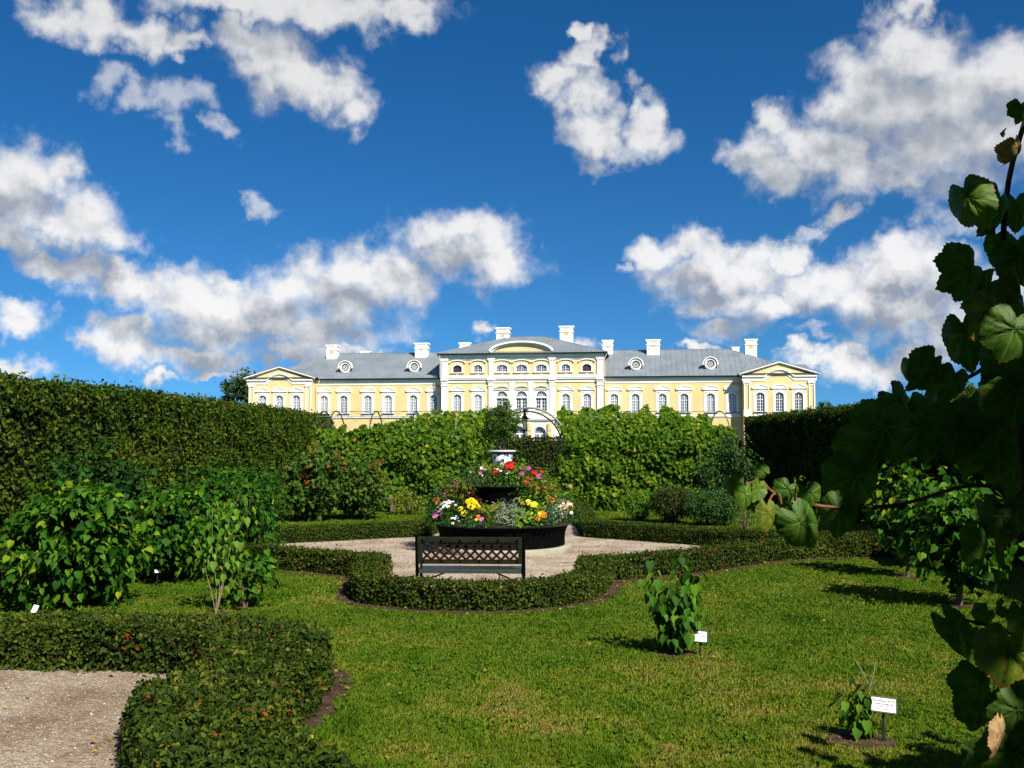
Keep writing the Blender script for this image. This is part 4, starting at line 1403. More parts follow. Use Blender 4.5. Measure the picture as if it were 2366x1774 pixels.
D_ = math.radians
LO, UPZ = .56, 1.27
FL = [
    # lower tier, from the left edge round the front to the right edge
    ('marigold_clump', 'orange marigolds at the leftmost edge of the lower basin', -88, 1.10, LO, .20, .34, 'dark_leaf', .05, T_LANCE, 260, (('pom', 'orange', 9),), .056),
    ('daisy_clump', 'white daisies spilling over the left rim of the lower basin', -58, 1.08, LO, .27, .30, 'lilac_dark', .045, T_LANCE, 320, (('daisy', 'white', 26),), .030),
    ('petunia_clump', 'pink petunias low at the left rim under the white daisies', -62, 1.25, LO - .02, .14, .16, 'lilac_dark', .045, T_SMALL, 130, (('daisy', 'pink', 9),), .046),
    ('coleus_clump', 'dark wine red coleus left of the upper basin', -58, .68, LO, .17, .42, 'wine_leaf', .075, T_HEART, 150, (), .04),
    ('marigold_clump', 'tall yellow marigolds left of the golden fern', -33, .98, LO, .21, .33, 'dark_leaf', .05, T_LANCE, 300, (('pom', 'yellow', 14),), .058),
    ('fern_clump', 'golden fern in the middle of the lower basin front', -12, .95, LO, .28, .40, 'fern_leaf', .10, T_LANCE, 240, (), .04),
    ('ragwort_clump', 'silvery ragwort at the front of the lower basin', 6, 1.06, LO, .20, .29, 'silver_leaf', .075, T_LANCE, 210, (), .04),
    ('begonia_clump', 'broad leaved green plant right of the silvery ragwort', 19, 1.13, LO, .17, .18, 'lime_leaf', .075, T_HEART, 130, (), .04),
    ('marigold_clump', 'low orange marigolds at the front right rim', 36, 1.14, LO, .20, .17, 'dark_leaf', .05, T_LANCE, 230, (('pom', 'orange', 9), ('pom', 'yellow', 4)), .052),
    ('marigold_clump', 'pale yellow marigolds behind the front right rim', 33, .84, LO, .22, .34, 'lilac', .055, T_LANCE, 280, (('pom', 'lemon', 10),), .054),
    ('ragwort_clump', 'silvery ragwort near the right rim below orange flowers', 57, 1.0, LO, .20, .28, 'silver_leaf', .06, T_LANCE, 200, (), .04),
    ('daisy_clump', 'white and orange daisies trailing over the right rim', 76, 1.14, LO, .24, .27, 'lilac_dark', .045, T_LANCE, 270, (('daisy', 'white', 18), ('pom', 'orange', 6)), .034),
    ('zinnia_clump', 'large salmon orange flowers on the right side', 66, .86, LO, .20, .42, 'dark_leaf', .055, T_LANCE, 230, (('pom', 'salmon', 7), ('pom', 'orange', 4)), .05),
    ('coleus_clump', 'dark wine red foliage on the right side', 78, .70, LO, .17, .50, 'wine_leaf', .065, T_HEART, 140, (), .04),
    ('petunia_clump', 'few yellow, orange and pink blooms along the front left rim', -20, 1.18, LO, .22, .12, 'dark_leaf', .05, T_LANCE, 240, (('pom', 'yellow', 2), ('pom', 'orange', 2), ('daisy', 'pink', 2)), .034),
    ('daisy_clump', 'white daisies low over the rim left of front', -42, 1.24, LO - .03, .13, .14, 'lilac_dark', .04, T_LANCE, 110, (('daisy', 'white', 10),), .026),
    ('leafy_clump', 'dark green plants below the upper basin on its right', 48, .72, LO, .28, .55, 'lilac', .07, T_LANCE, 320, (('pom', 'red', 2),), .036),
    ('leafy_clump', 'spiky dark green plant below the upper basin on its left', -80, .80, LO, .30, .58, 'dark_leaf', .07, T_LANCE, 330, (('daisy', 'magenta', 6), ('pom', 'salmon', 3)), .034),
    ('leafy_clump', 'green plants at the back of the lower basin, left of centre', -130, .95, LO, .34, .42, 'lilac_dark', .06, T_LANCE, 280, (('pom', 'orange', 4),), .04),
    ('leafy_clump', 'green plants at the back of the lower basin, right of centre', 130, .95, LO, .34, .42, 'lilac_dark', .06, T_LANCE, 280, (('daisy', 'white', 6),), .03),
    ('leafy_clump', 'low green leaves behind the golden fern', 10, .76, LO, .24, .22, 'fern_leaf', .09, T_LANCE, 150, (), .04),
    ('leafy_clump', 'tall mixed greenery with red blooms rising between the tiers on the left', -68, .80, LO, .24, .56, 'lilac', .065, T_LANCE, 300, (('daisy', 'magenta', 3), ('pom', 'salmon', 4)), .04),
    ('leafy_clump', 'tall mixed greenery with orange blooms rising between the tiers on the right', 74, .84, LO, .25, .58, 'lime_leaf', .06, T_LANCE, 300, (('pom', 'orange', 5), ('daisy', 'magenta', 3)), .042),
    ('leafy_clump', 'bushy greenery at the left end behind the orange marigolds', -102, .98, LO, .27, .50, 'dark_leaf', .06, T_LANCE, 300, (('pom', 'orange', 5),), .045),
    ('leafy_clump', 'bushy greenery at the right end behind the white daisies', 102, .98, LO, .27, .50, 'dark_leaf', .06, T_LANCE, 300, (('pom', 'salmon', 5), ('daisy', 'white', 4)), .042),
    # upper tier
    ('geranium_clump', 'bright red geraniums right of the urn', 32, .34, UPZ, .20, .30, 'lilac', .06, T_HEART, 170, (('umbel', 'red', 4),), .115),
    ('geranium_clump', 'red and magenta flowers at the right end of the upper basin', 74, .58, UPZ, .20, .26, 'lime_leaf', .05, T_LANCE, 190, (('umbel', 'red', 2), ('daisy', 'magenta', 5)), .06),
    ('fern_clump', 'yellow fern fronds left of the urn', -42, .30, UPZ, .15, .46, 'fern_leaf', .09, T_LANCE, 240, (), .04),
    ('fern_clump', 'yellow fern fronds right of the urn', 62, .36, UPZ, .18, .42, 'fern_leaf', .08, T_LANCE, 220, (), .04),
    ('fern_clump', 'yellow fern frond in front of the urn', 12, .26, UPZ, .09, .46, 'fern_leaf', .08, T_LANCE, 120, (), .04),
    ('trailing_clump', 'grey green small leaved plants along the front of the upper basin', -8, .50, UPZ - .02, .26, .26, 'dark_leaf', .042, T_LANCE, 420, (('daisy', 'white', 4), ('pom', 'salmon', 1)), .026),
    ('trailing_clump', 'bushy grey green plants at the left end of the upper basin', -56, .56, UPZ - .02, .28, .28, 'dark_leaf', .045, T_LANCE, 420, (('daisy', 'white', 4), ('daisy', 'rose', 2)), .03),
    ('grass_clump', 'pale ornamental grass hanging over the left of the upper basin', -72, .74, 1.06, .18, .26, 'gold_leaf', .10, T_LANCE, 200, (), .04),
    ('grass_clump', 'pale pinkish grass hanging over the right of the upper basin', 66, .72, 1.04, .20, .28, 'gold_leaf', .08, T_LANCE, 210, (('daisy', 'rose', 5),), .028),
    ('trailing_clump', 'green plants filling the right front of the upper basin', 62, .62, 1.10, .24, .22, 'lilac', .06, T_LANCE, 280, (('pom', 'red', 2),), .036),
    ('trailing_clump', 'green plants at the back of the upper basin', 180, .45, UPZ, .30, .26, 'dark_leaf', .05, T_LANCE, 260, (), .03),
]
for nm, lab, a, rad, zb, r, h, mt, lf, T, nl, fl, fs in FL:
    droop = .9 if nm in ('daisy_clump', 'petunia_clump', 'trailing_clump', 'grass_clump') else (-.9 if nm in ('fern_clump', 'ragwort_clump') else .1)
    wr = 1.2 if T is T_LANCE and nm not in ('grass_clump', 'fern_clump', 'ragwort_clump') else (.55 if T is T_LANCE else 1.0)
    k_ = 1.25 if zb < .9 else 1.6
    flower_clump(nm, lab, D_(a), rad * (1.07 if zb < .9 else 1.0), zb, r * k_, h * (1.25 if zb < .9 else 1.18), mt, lf * 1.12, T, int(nl * 2.1), tuple((p, q, max(1, int(c * .95 + .5))) for p, q, c in fl), droop=droop, wr=wr, fs=fs * 1.05, group='plants in the tiered planter')


# ------------------------------------------------------------------ benches
def lattice_bench(x, y, rz, label, w=1.45):
    """iron bench; local +y is the side the sitter faces"""
    root = empty('garden_bench', (x, y, 0), rz, label, 'bench', 'iron lattice benches')
    hw = w / 2
    bz0, bz1 = .42, .82
    lean = lambda z: -(z - .42) * .22         # back leans away from the sitter
    for s in (-1, 1):                         # side frames
        xx = s * (hw - .02)
        MB().tube([(xx, -.10, .0), (xx, -.02, .22), (xx, .0, .42), (xx, lean(.65), .65), (xx, lean(.83), .83)], [.022, .02, .024, .022, .018], 7).build('rear_leg', M['iron'], root, True)
        MB().tube([(xx, .46, .0), (xx, .40, .18), (xx, .42, .37)], [.022, .018, .022], 7).build('front_leg', M['iron'], root, True)
        MB().tube([(xx, lean(.66), .66), (xx, .12, .66), (xx, .30, .65), (xx, .42, .60), (xx, .45, .52), (xx, .40, .46), (xx, .42, .34)], .017, 7).build('armrest', M['iron'], root, True)
        MB().tube([(xx, .0, .35), (xx, .42, .35)], .016, 6).build('seat_rail', M['iron'], root)
        MB().tube([(xx - s * .02, .0, .10), (xx - s * .20, .05, .28), (xx - s * .36, .08, .34)], .011, 6).build('brace', M['iron'], root)
        MB().lathe([(.004, .0), (.018, .01), (.018, .03), (.004, .04)], 8, (xx, lean(.83), .825)).build('finial', M['iron'], root, True)
    for i, yy in enumerate((.045, .15, .255, .36)):
        MB().box(-hw + .02, hw - .02, yy - .044, yy + .044, .362 - (.02 if i == 0 else 0), .395).build('seat_slat', M['seat_paint'], root)

    def bar(z0, z1, t=.018, m_='iron_green', name='back_rail', x0=-hw + .035, x1=hw - .035):
        mb = MB()
        ya, yb = lean(z0), lean(z1)
        mb.add([(x0, ya - t, z0), (x1, ya - t, z0), (x1, yb - t, z1), (x0, yb - t, z1), (x0, ya + t, z0), (x1, ya + t, z0), (x1, yb + t, z1), (x0, yb + t, z1)],
               [(0, 1, 2, 3), (5, 4, 7, 6), (3, 2, 6, 7), (1, 0, 4, 5), (0, 3, 7, 4), (2, 1, 5, 6)])
        return mb.build(name, M[m_], root)
    bar(.768, .828)
    bar(.470, .512)
    bar(.512, .768, .018, name='back_stile', x0=-hw + .035, x1=-hw + .085)
    bar(.512, .768, .018, name='back_stile', x0=hw - .085, x1=hw - .035)
    bar(.514, .530, .014, 'lattice_brown', 'panel_rail', -hw + .086, hw - .086)
    bar(.752, .766, .014, 'lattice_brown', 'panel_rail', -hw + .086, hw - .086)
    # crossing lattice bars
    z0, z1 = .520, .762
    dx = (z1 - z0) * 1.0
    nb = 11
    for s, off in ((1, -.004), (-1, .004)):
        for i in range(-2, nb + 1):
            xa = -hw + .09 + (w - .18) * i / nb
            xb = xa + dx
            a, b_ = (xa, z0), (xb, z1)
            if s < 0:
                a, b_ = (xb, z0), (xa, z1)
            # clip to the panel
            lo, hi = -hw + .088, hw - .088

            def clip(p, q):
                if p[0] < lo:
                    t = (lo - p[0]) / (q[0] - p[0])
                    p = (lo, p[1] + t * (q[1] - p[1]))
                if p[0] > hi:
                    t = (hi - p[0]) / (q[0] - p[0])
                    p = (hi, p[1] + t * (q[1] - p[1]))
                return p
            if max(a[0], b_[0]) < lo + .02 or min(a[0], b_[0]) > hi - .02:
                continue
            a2, b2 = clip(a, b_), clip(b_, a)
            A3, B3 = Vector((a2[0], lean(a2[1]) + off, a2[1])), Vector((b2[0], lean(b2[1]) + off, b2[1]))
            d = (B3 - A3)
            L_ = d.length
            if L_ < .03:
                continue
            d.normalize()
            n_ = Vector((0, -1, -.22)).normalized()
            t_ = d.cross(n_).normalized()
            MB().obox((A3 + B3) / 2, d, t_, n_, L_ / 2, .0145, .005).build('lattice_bar', M['lattice_brown'], root)
    bolt = MB().lathe([(.016, 0), (.014, .008), (.004, .012)], 7).mesh('bolt', M['iron'])
    for zz in (.505, .785):
        for i in range(6):
            o = link('bolt', bolt, root)
            o.location = (-hw + .10 + (w - .20) * i / 5, lean(zz) - .019, zz)
            o.rotation_euler = (math.pi / 2 + .2, 0, 0)
    return root


lattice_bench(-.555, 13.32, R(-2.2), 'dark green iron bench with lattice back seen from behind, in front of the planter')
lattice_bench(6.95, 17.1, R(80), 'black iron bench in deep shade beside the young lilac tree')


M['brick_pink'] = paint('brick_pink', (.42, .27, .20), .85, .15, .2, 10, .4, 40)
M['wood_grey'] = paint('wood_grey', (.15, .12, .085), .8, .2, .25, 12, .4, 40)


def plank_bench(x, y, label):
    root = empty('wooden_bench', (x, y, 0), 0, label, 'bench', None)
    for i in range(3):
        MB().box(-.7, .7, -.20 + i * .14, -.08 + i * .14, .40, .435).build('seat_plank', M['wood_grey'], root)
    for s in (-.55, .55):
        MB().box(s - .04, s + .04, -.18, -.10, 0, .40).build('leg', M['wood_grey'], root)
        MB().box(s - .04, s + .04, .10, .18, 0, .40).build('leg', M['wood_grey'], root)


plank_bench(-4.05, 29.35, 'low backless plank bench under the trellis by the berry bushes')
sb = empty('stone_block', (1.50, 29.1, 0), 0, 'small pinkish stone block at the foot of the trellis behind the planter', 'stone')
MB().box(-.14, .14, -.12, .12, 0, .30).build('block', M['brick_pink'], sb)
MB().box(-.17, .17, -.15, .15, .301, .36).build('cap', M['brick_pink'], sb)


# ------------------------------------------------------------------ plant labels
def plant_label(x, y, zc, w, h, rz, roll, tiltx, label, lines, post=True):
    root = empty('plant_label', (x, y, 0), 0, label, 'sign', 'plant labels on black stakes')
    mb = MB().box(-w / 2, w / 2, -.004, .004, -h / 2, h / 2)
    card = mb.build('card', M['white_card'], root)
    rot = Matrix.Rotation(rz, 4, 'Z') @ Matrix.Rotation(tiltx, 4, 'X') @ Matrix.Rotation(roll, 4, 'Y')
    mt = Matrix.Translation((0, 0, zc)) @ rot
    card.matrix_local = mt
    fr = MB()
    fr.box(-w / 2 - .002, w / 2 + .006, -.006, .010, h / 2 - .001, h / 2 + .009)
    fr.box(-w / 2 - .002, w / 2 + .006, -.006, .010, -h / 2 - .008, -h / 2 + .001)
    fr.box(w / 2 - .001, w / 2 + .006, -.006, .010, -h / 2, h / 2)
    fr.box(-w / 2, w / 2, .0045, .010, -h / 2, h / 2)
    f = fr.build('holder', M['black_plastic'], root)
    f.matrix_local = mt
    if post:
        MB().box(-.008, .008, .004, .016, 0, zc).build('stake', M['black_plastic'], root)
    for txt, zz, size, wd in lines:
        if txt is None:                       # print too small to read
            sp = MB()
            xx = -wd / 2
            while xx < wd / 2:
                q = random.uniform(.003, .008)
                sp.box(xx, xx + q, -.0052, -.0046, zz - size * .28, zz + size * .28)
                xx += q + .0016
            o = sp.build('small_print', M['ink'], root)
            o.matrix_local = mt
            continue
        cu = bpy.data.curves.new('lettering', 'FONT')
        cu.body = txt
        cu.size = size
        cu.align_x = 'CENTER'
        cu.align_y = 'CENTER'
        cu.extrude = 0.0
        cu.offset = .0004
        o = link('lettering', cu, root)
        bpy.context.view_layer.update()
        me = bpy.data.meshes.new_from_object(o)
        bpy.data.objects.remove(o)
        me.name = 'lettering'
        me.materials.clear()
        me.materials.append(M['ink'])
        o = link('lettering', me, root)
        xs = [v.co.x for v in me.vertices]
        k = wd / max(max(xs) - min(xs), 1e-6)
        o.matrix_local = mt @ Matrix.Translation((0, -.0048, zz)) @ Matrix.Rotation(math.pi / 2, 4, 'X') @ Matrix.Diagonal((k, 1, 1, 1))
    return root


W1 = .165
plant_label(2.60, 7.08, .255, W1, .094, R(-6), R(6), R(-22), 'white label with dark lettering on a black stake beside the lilac seedling',
            [('Parastais ceriņš', .026, .023, W1 * .90), ("'Kristīne Bulgarīne'", .004, .017, W1 * .78), (None, -.014, .008, W1 * .45), (None, -.030, .008, W1 * .62)])
W2 = .128
plant_label(1.845, 9.88, .185, W2, .100, R(-4), R(5), R(-20), 'white label with dark lettering at the foot of the compact young lilac',
            [('Parastais ceriņš', .027, .018, W2 * .86), ("'Nadja Vitas'", .003, .018, W2 * .74), (None, -.016, .007, W2 * .5), (None, -.031, .007, W2 * .66)])
plant_label(-5.62, 11.86, .12, .062, .095, R(10), R(16), R(-30), 'small blank white label low in front of the biggest lilac bush', [])
plant_label(-5.12, 14.5, .22, .07, .05, R(15), R(-14), R(-30), 'small white tag half hidden under the lilac behind the biggest bush', [])

# ------------------------------------------------------------------ palace
TH = R(7.5)
PC = at(1208, 1018, 153.0)
palace = empty('palace', (PC.x, PC.y, .30), -TH, 'long yellow and white baroque palace with grey metal roof beyond the garden', 'palace')
M['wall_yellow'] = paint('wall_yellow', (.71, .535, .265), .85, .15, .05, .3, .15, 8, col2=(.61, .455, .215))
M['stucco'] = paint('stucco', (.82, .80, .745), .8, .2, .05, .5, col2=(.74, .72, .66))
M['roof_metal'] = paint('roof_metal', (.180, .208, .230), .55, .25, .1, .5, .2, 3, metal=.0, col2=(.135, .160, .180))
M['roof_seam'] = paint('roof_seam', (.16, .185, .20), .5, .4, .15, 2)
M['gutter'] = paint('gutter', (.05, .055, .06), .45, .4, .2, 2)
M['sash'] = paint('sash', (.72, .73, .74), .5, .3, .06, 3)
M['sash_red'] = paint('sash_red', (.16, .05, .03), .5, .3, .1, 3)
M['pipe'] = paint('pipe', (.62, .56, .46), .5, .4, .1, 3)
M['panel_gold'] = paint('panel_gold', (.70, .46, .14), .8, .2, .1, 3)


def glass(name, col, rough=.08):
    m, nt, b, out = material(name)
    b.inputs['Base Color'].default_value = (*col, 1)
    b.inputs['Roughness'].default_value = rough
    b.inputs['Specular IOR Level'].default_value = .6
    return m


M['glass_blind'] = glass('glass_blind', (.30, .32, .35))
M['glass_dark'] = glass('glass_dark', (.035, .04, .05))
M['glass_mid'] = glass('glass_mid', (.16, .175, .20))
M['glass_white'] = glass('glass_white', (.46, .47, .48))


def arc_pts(xc, w, zh, rise, n=10):
    """window head from left to right"""
    out_ = []
    for i in range(n + 1):
        t = 2 * i / n - 1
        if rise >= w / 2 - 1e-6:
            a = math.pi * (1 - i / n)
            out_.append((xc + w / 2 * math.cos(a), zh + w / 2 * math.sin(a)))
        else:
            out_.append((xc + w / 2 * t, zh + rise * (1 - t * t)))
    return out_


def wall_strip(mb, x0, x1, z0, z1, y, ops, depth=.30):
    """wall face towards -y with real openings. ops: (xc, w, sill, spring, rise)"""
    def q(a, b, c, d):
        mb.add([(a, y, c), (b, y, c), (b, y, d), (a, y, d)], [(0, 1, 2, 3)])
    cur = x0
    for xc, w, zs, zh, rise in sorted(ops):
        l_, r_ = xc - w / 2, xc + w / 2
        q(cur, l_, z0, z1)
        q(l_, r_, z0, zs)
        arc = arc_pts(xc, w, zh, rise)
        for (xa, za), (xb, zb) in zip(arc, arc[1:]):
            mb.add([(xa, y, za), (xb, y, zb), (xb, y, z1), (xa, y, z1)], [(0, 1, 2, 3)])
        loop = [(l_, zs), (r_, zs)] + arc[::-1]
        n = len(loop)
        mb.add([(a, y, z) for a, z in loop] + [(a, y + depth, z) for a, z in loop], [(i, i + n, (i + 1) % n + n, (i + 1) % n) for i in range(n)])
        cur = r_
    q(cur, x1, z0, z1)


WIN_CACHE = {}


def window(xc, y, w, zs, zh, rise, style, hood, pane='glass_blind', sash='sash', name='window', parent=None):
    """surround (part) with sash, pane, hood and sill (sub-parts)"""
    key = (round(w, 3), round(zs, 3), round(zh, 3), round(rise, 3), style, hood, pane, sash)
    if key not in WIN_CACHE:
        d = {}
        t = .30 if style != 'oval' else .34
        arc = arc_pts(0, w, zh, rise, 12)
        outer = arc_pts(0, w + 2 * t, zh, (rise + t * .9) if rise < w / 2 - 1e-6 else (w / 2 + t), 12)
        s = MB()
        s.strip([(-w / 2, zs)] + arc + [(w / 2, zs)], [(-w / 2 - t, zs)] + outer + [(w / 2 + t, zs)], -.09, .0)
        ztop = zh + rise
        # flat outer frame with ears
        if style == 'wing':
            s.strip([(-w / 2 - t, zs), (-w / 2 - t, zh), (-w / 2 - t, ztop + .28)], [(-w / 2 - t - .1, zs), (-w / 2 - t - .1, zh), (-w / 2 - t - .1, ztop + .28)], -.05, 0)
            s.strip([(w / 2 + t + .1, zs), (w / 2 + t + .1, zh), (w / 2 + t + .1, ztop + .28)], [(w / 2 + t, zs), (w / 2 + t, zh), (w / 2 + t, ztop + .28)], -.05, 0)
            s.box(-w / 2 - t, w / 2 + t, -.045, 0, ztop + .22, ztop + .52)
            s.box(-w / 2 - t - .02, w / 2 + t + .02, -.06, 0, zs - .75, zs - .14)
        if style == 'oval':
            s.box(-w / 2 - t + .1, w / 2 + t - .1, -.07, 0, zs - .30, zs)
            s.prism([(-.25, zs - .30), (.25, zs - .30), (.15, zs - .45), (-.15, zs - .45)], -.06, 0)
        s.prism([(-.10, ztop - .02), (.10, ztop - .02), (.14, ztop + .30), (-.14, ztop + .30)], -.14, -.02)
        d['surround'] = s.mesh('surround', M['stucco'])
        # hood
        h = MB()
        hw = w / 2 + t + .30
        hz = ztop + .52
        if hood == 'tri':
            h.prism([(-hw, hz), (hw, hz), (hw, hz + .13), (-hw, hz + .13)], -.19, 0)
            h.strip([(-hw, hz + .13), (0, hz + .62), (hw, hz + .13)], [(-hw, hz + .29), (0, hz + .78), (hw, hz + .29)], -.21, 0)
            h.prism([(-hw + .2, hz + .13), (hw - .2, hz + .13), (0, hz + .60)], -.12, -.01)
        elif hood == 'seg':
            h.prism([(-hw, hz), (hw, hz), (hw, hz + .13), (-hw, hz + .13)], -.19, 0)
            a = [(hw * u, hz + .13 + .42 * (1 - u * u)) for u in np.linspace(-1, 1, 13)]
            h.strip(a, [(x * 1.02, z + .16) for x, z in a], -.21, 0)
            h.prism(a, -.12, -.01)
        elif hood == 'brow':
            a = [(hw * .92 * u, ztop + .42 + .26 * math.cos(u * math.pi / 2) ** 1.0) for u in np.linspace(-1, 1, 15)]
            h.strip(a, [(x, z + .13) for x, z in a], -.17, 0)
            h.box(-hw * .98, -hw * .82, -.24, 0, ztop + .34, ztop + .46)
            h.box(hw * .82, hw * .98, -.24, 0, ztop + .34, ztop + .46)
        d['hood'] = h.mesh('hood', M['stucco']) if h.v else None
        si = MB().box(-w / 2 - t - .08, w / 2 + t + .08, -.22, 0.0, zs - .13, zs - .001)
        d['sill'] = si.mesh('sill', M['gutter'] if style == 'wing' else M['stucco'])
        # glazing bars
        g_ = MB()
        yb0, yb1 = .14, .19
        inner = arc_pts(0, w - .16, zh - .02, rise - .04 if rise < w / 2 - 1e-6 else w / 2 - .08, 12)
        g_.strip([(-w / 2 + .08, zs + .08)] + inner + [(w / 2 - .08, zs + .08)], [(-w / 2, zs)] + arc + [(w / 2, zs)], yb0 - .02, yb1)
        g_.box(-w / 2, w / 2, yb0 - .02, yb1, zs, zs + .09)
        topz = lambda x: zh + (rise * (1 - (2 * x / w) ** 2) if rise < w / 2 - 1e-6 else math.sqrt(max(0, w * w / 4 - x * x)))
        if style == 'fan':
            g_.box(-w / 2 - .1, w / 2 + .1, yb0 - .06, yb1, zh - .22, zh + .02)
            for a in np.linspace(0, math.pi, 7)[1:-1]:
                g_.tube([(.15 * math.cos(a), .16, zh + .15 * math.sin(a)), (w / 2 * math.cos(a), .16, zh + w / 2 * math.sin(a))], .028, 4, False)
            for rr in (.34, .62):
                g_.tube([(rr * w / 2 * math.cos(a), .16, zh + rr * w / 2 * math.sin(a)) for a in np.linspace(0, math.pi, 13)], .025, 4, False)
            g_.box(-.13, .13, yb0 - .03, yb1, zs, zh - .2)
            for xx in (-w * .29, w * .29):
                g_.box(xx - .025, xx + .025, yb0, yb1, zs, zh - .2)
            zz = zs + .5
            while zz < zh - .4:
                g_.box(-w / 2, w / 2, yb0, yb1, zz - .025, zz + .025)
                zz += .55
        elif style == 'oval':
            g_.box(-.05, .05, yb0 - .02, yb1, zs, topz(0))
            for xx in ([-w * .32, -w * .17, w * .17, w * .32] if w > 1.4 else [-w * .25, w * .25]):
                g_.box(xx - .02, xx + .02, yb0, yb1, zs, topz(xx))
            for zz in (zs + .42, zs + .78):
                g_.box(-w / 2 + .04, w / 2 - .04, yb0, yb1, zz - .02, zz + .02)
        else:
            g_.box(-.055, .055, yb0 - .02, yb1, zs, topz(0))
            for xx in (-w * .26, w * .26):
                g_.box(xx - .022, xx + .022, yb0, yb1, zs, topz(xx))
            zz = zs + .45
            k = 0
            while zz < zh + rise * .4:
                th_ = .05 if abs(zz - (zs + .45 + 3 * .46)) < .01 else .022
                g_.box(-w / 2 + .04, w / 2 - .04, yb0 - (.02 if th_ > .03 else 0), yb1, zz - th_, zz + th_)
                zz += .46
        d['sash'] = g_.mesh('sash', M[sash])
        p_ = MB()
        loop = [(-w / 2, zs), (w / 2, zs)] + arc[::-1]
        p_.add([(a, .21, z) for a, z in loop], [tuple(range(len(loop)))])
        d['pane'] = p_.mesh('pane', M[pane])
        WIN_CACHE[key] = d
    d = WIN_CACHE[key]
    o = link(name, d['surround'], parent or palace)
    o.location = (xc, y, 0)
    for k in ('hood', 'sill', 'sash', 'pane'):
        if d[k]:
            link(k, d[k], o)
    return o


# ---- plan: s = local x, front faces -y
WX = (14.0, 17.2, 21.25, 24.5, 28.4, 31.6)
PVX = (35.45, 38.2, 40.95)
WIN = (1.22, 6.05, 8.55, .36)
for sgn in (-1, 1):
    walls, base = MB(), MB()
    ops = [(sgn * x, *WIN) for x in WX]
    a, b_ = sorted((sgn * 12.4, sgn * 33.0))
    wall_strip(walls, a, b_, 5.35, 11.5, 0.0, ops)
    a2, b2 = sorted((sgn * 33.0, sgn * 43.3))
    wall_strip(walls, a2, b2, 5.35, 11.38, -2.0, [(sgn * x, *WIN) for x in PVX])
    for xx, y0, y1 in ((sgn * 33.0, -2.0, 0.0), (sgn * 43.3, -2.0, 14.0)):
        walls.add([(xx, y0, -.4), (xx, y1, -.4), (xx, y1, 11.5), (xx, y0, 11.5)], [(0, 1, 2, 3)])
    # rusticated ground floor: courses with sunk joints
    for (p, q, yy) in ((a, b_, 0.0), (a2, b2, -2.0)):
        z = -.4
        while z < 5.3:
            base.box(p, q, yy - .05, yy + .2, z + .03, min(z + .37, 5.3))
            z += .37
        base.box(p, q, yy - .012, yy + .2, -.4, 5.35)
    walls.build('wing_wall', M['wall_yellow'], palace)
    base.build('rusticated_base', M['wall_yellow'], palace)
walls_c = MB()
CW = [(-9.95, *WIN), (-6.75, *WIN), (6.75, *WIN), (9.95, *WIN)]
CF = [(-3.02, 1.68, 6.25, 8.52, .84), (0, 1.68, 6.25, 8.52, .84), (3.02, 1.68, 6.25, 8.52, .84)]
wall_strip(walls_c, -12.4, 12.4, 5.35, 11.2, -1.5, CW + CF)
OV = [(x, 1.35, 12.28, 13.05, .36) for x in (-9.95, -6.75, 6.75, 9.95)] + [(x, 1.68, 12.28, 13.05, .36) for x in (-3.02, 0, 3.02)]
wall_strip(walls_c, -12.4, 12.4, 11.2, 15.0, -1.5, OV)
for xx in (-12.4, 12.4):
    walls_c.add([(xx, -1.5, -.4), (xx, 14, -.4), (xx, 14, 15.1), (xx, -1.5, 15.1)], [(0, 1, 2, 3)])
walls_c.build('central_wall', M['wall_yellow'], palace)
# rear wall and dark rooms behind the panes
rm = MB()
rm.box(-43.2, 43.2, .8, 13.9, -.4, 11.3)
rm.box(-12.3, 12.3, -.7, 13.8, -.4, 14.9)
rm.box(-43.2, -33.1, -1.2, .8, -.4, 11.3)
rm.box(33.1, 43.2, -1.2, .8, -.4, 11.3)
rm.build('inner_wall', M['stucco'], palace)

i = 0
for sgn in (-1, 1):
    for x in WX:
        window(sgn * x, 0.0, *WIN, 'wing', 'seg', random.choice(('glass_blind', 'glass_blind', 'glass_mid', 'glass_white')))
    for k, x in enumerate(PVX):
        window(sgn * x, -2.0, *WIN, 'wing', 'seg' if k == 1 else 'tri', 'glass_dark' if sgn > 0 else 'glass_blind')
for x, w, zs, zh, r_ in CW:
    window(x, -1.5, w, zs, zh, r_, 'wing', 'tri', random.choice(('glass_blind', 'glass_white')))
for x, w, zs, zh, r_ in CF:
    window(x, -1.5, w, zs, zh, r_, 'fan', 'none', 'glass_dark', name='arched_window')
for x, w, zs, zh, r_ in OV:
    window(x, -1.5, w, zs, zh, r_, 'oval', 'brow', 'glass_dark', 'sash_red' if abs(x) > 9 else 'sash', name='attic_window')


def bands(name, x0, x1, y, spec, mat='stucco', ends=0.0, parent=None):
    """cornice of stacked straight bands: (z0, z1, projection)"""
    mb = MB()
    for z0, z1, pr in spec:
        mb.box(x0 - pr * ends, x1 + pr * ends, y - pr, y, z0, z1)
    return mb.build(name, M[mat], parent or palace)


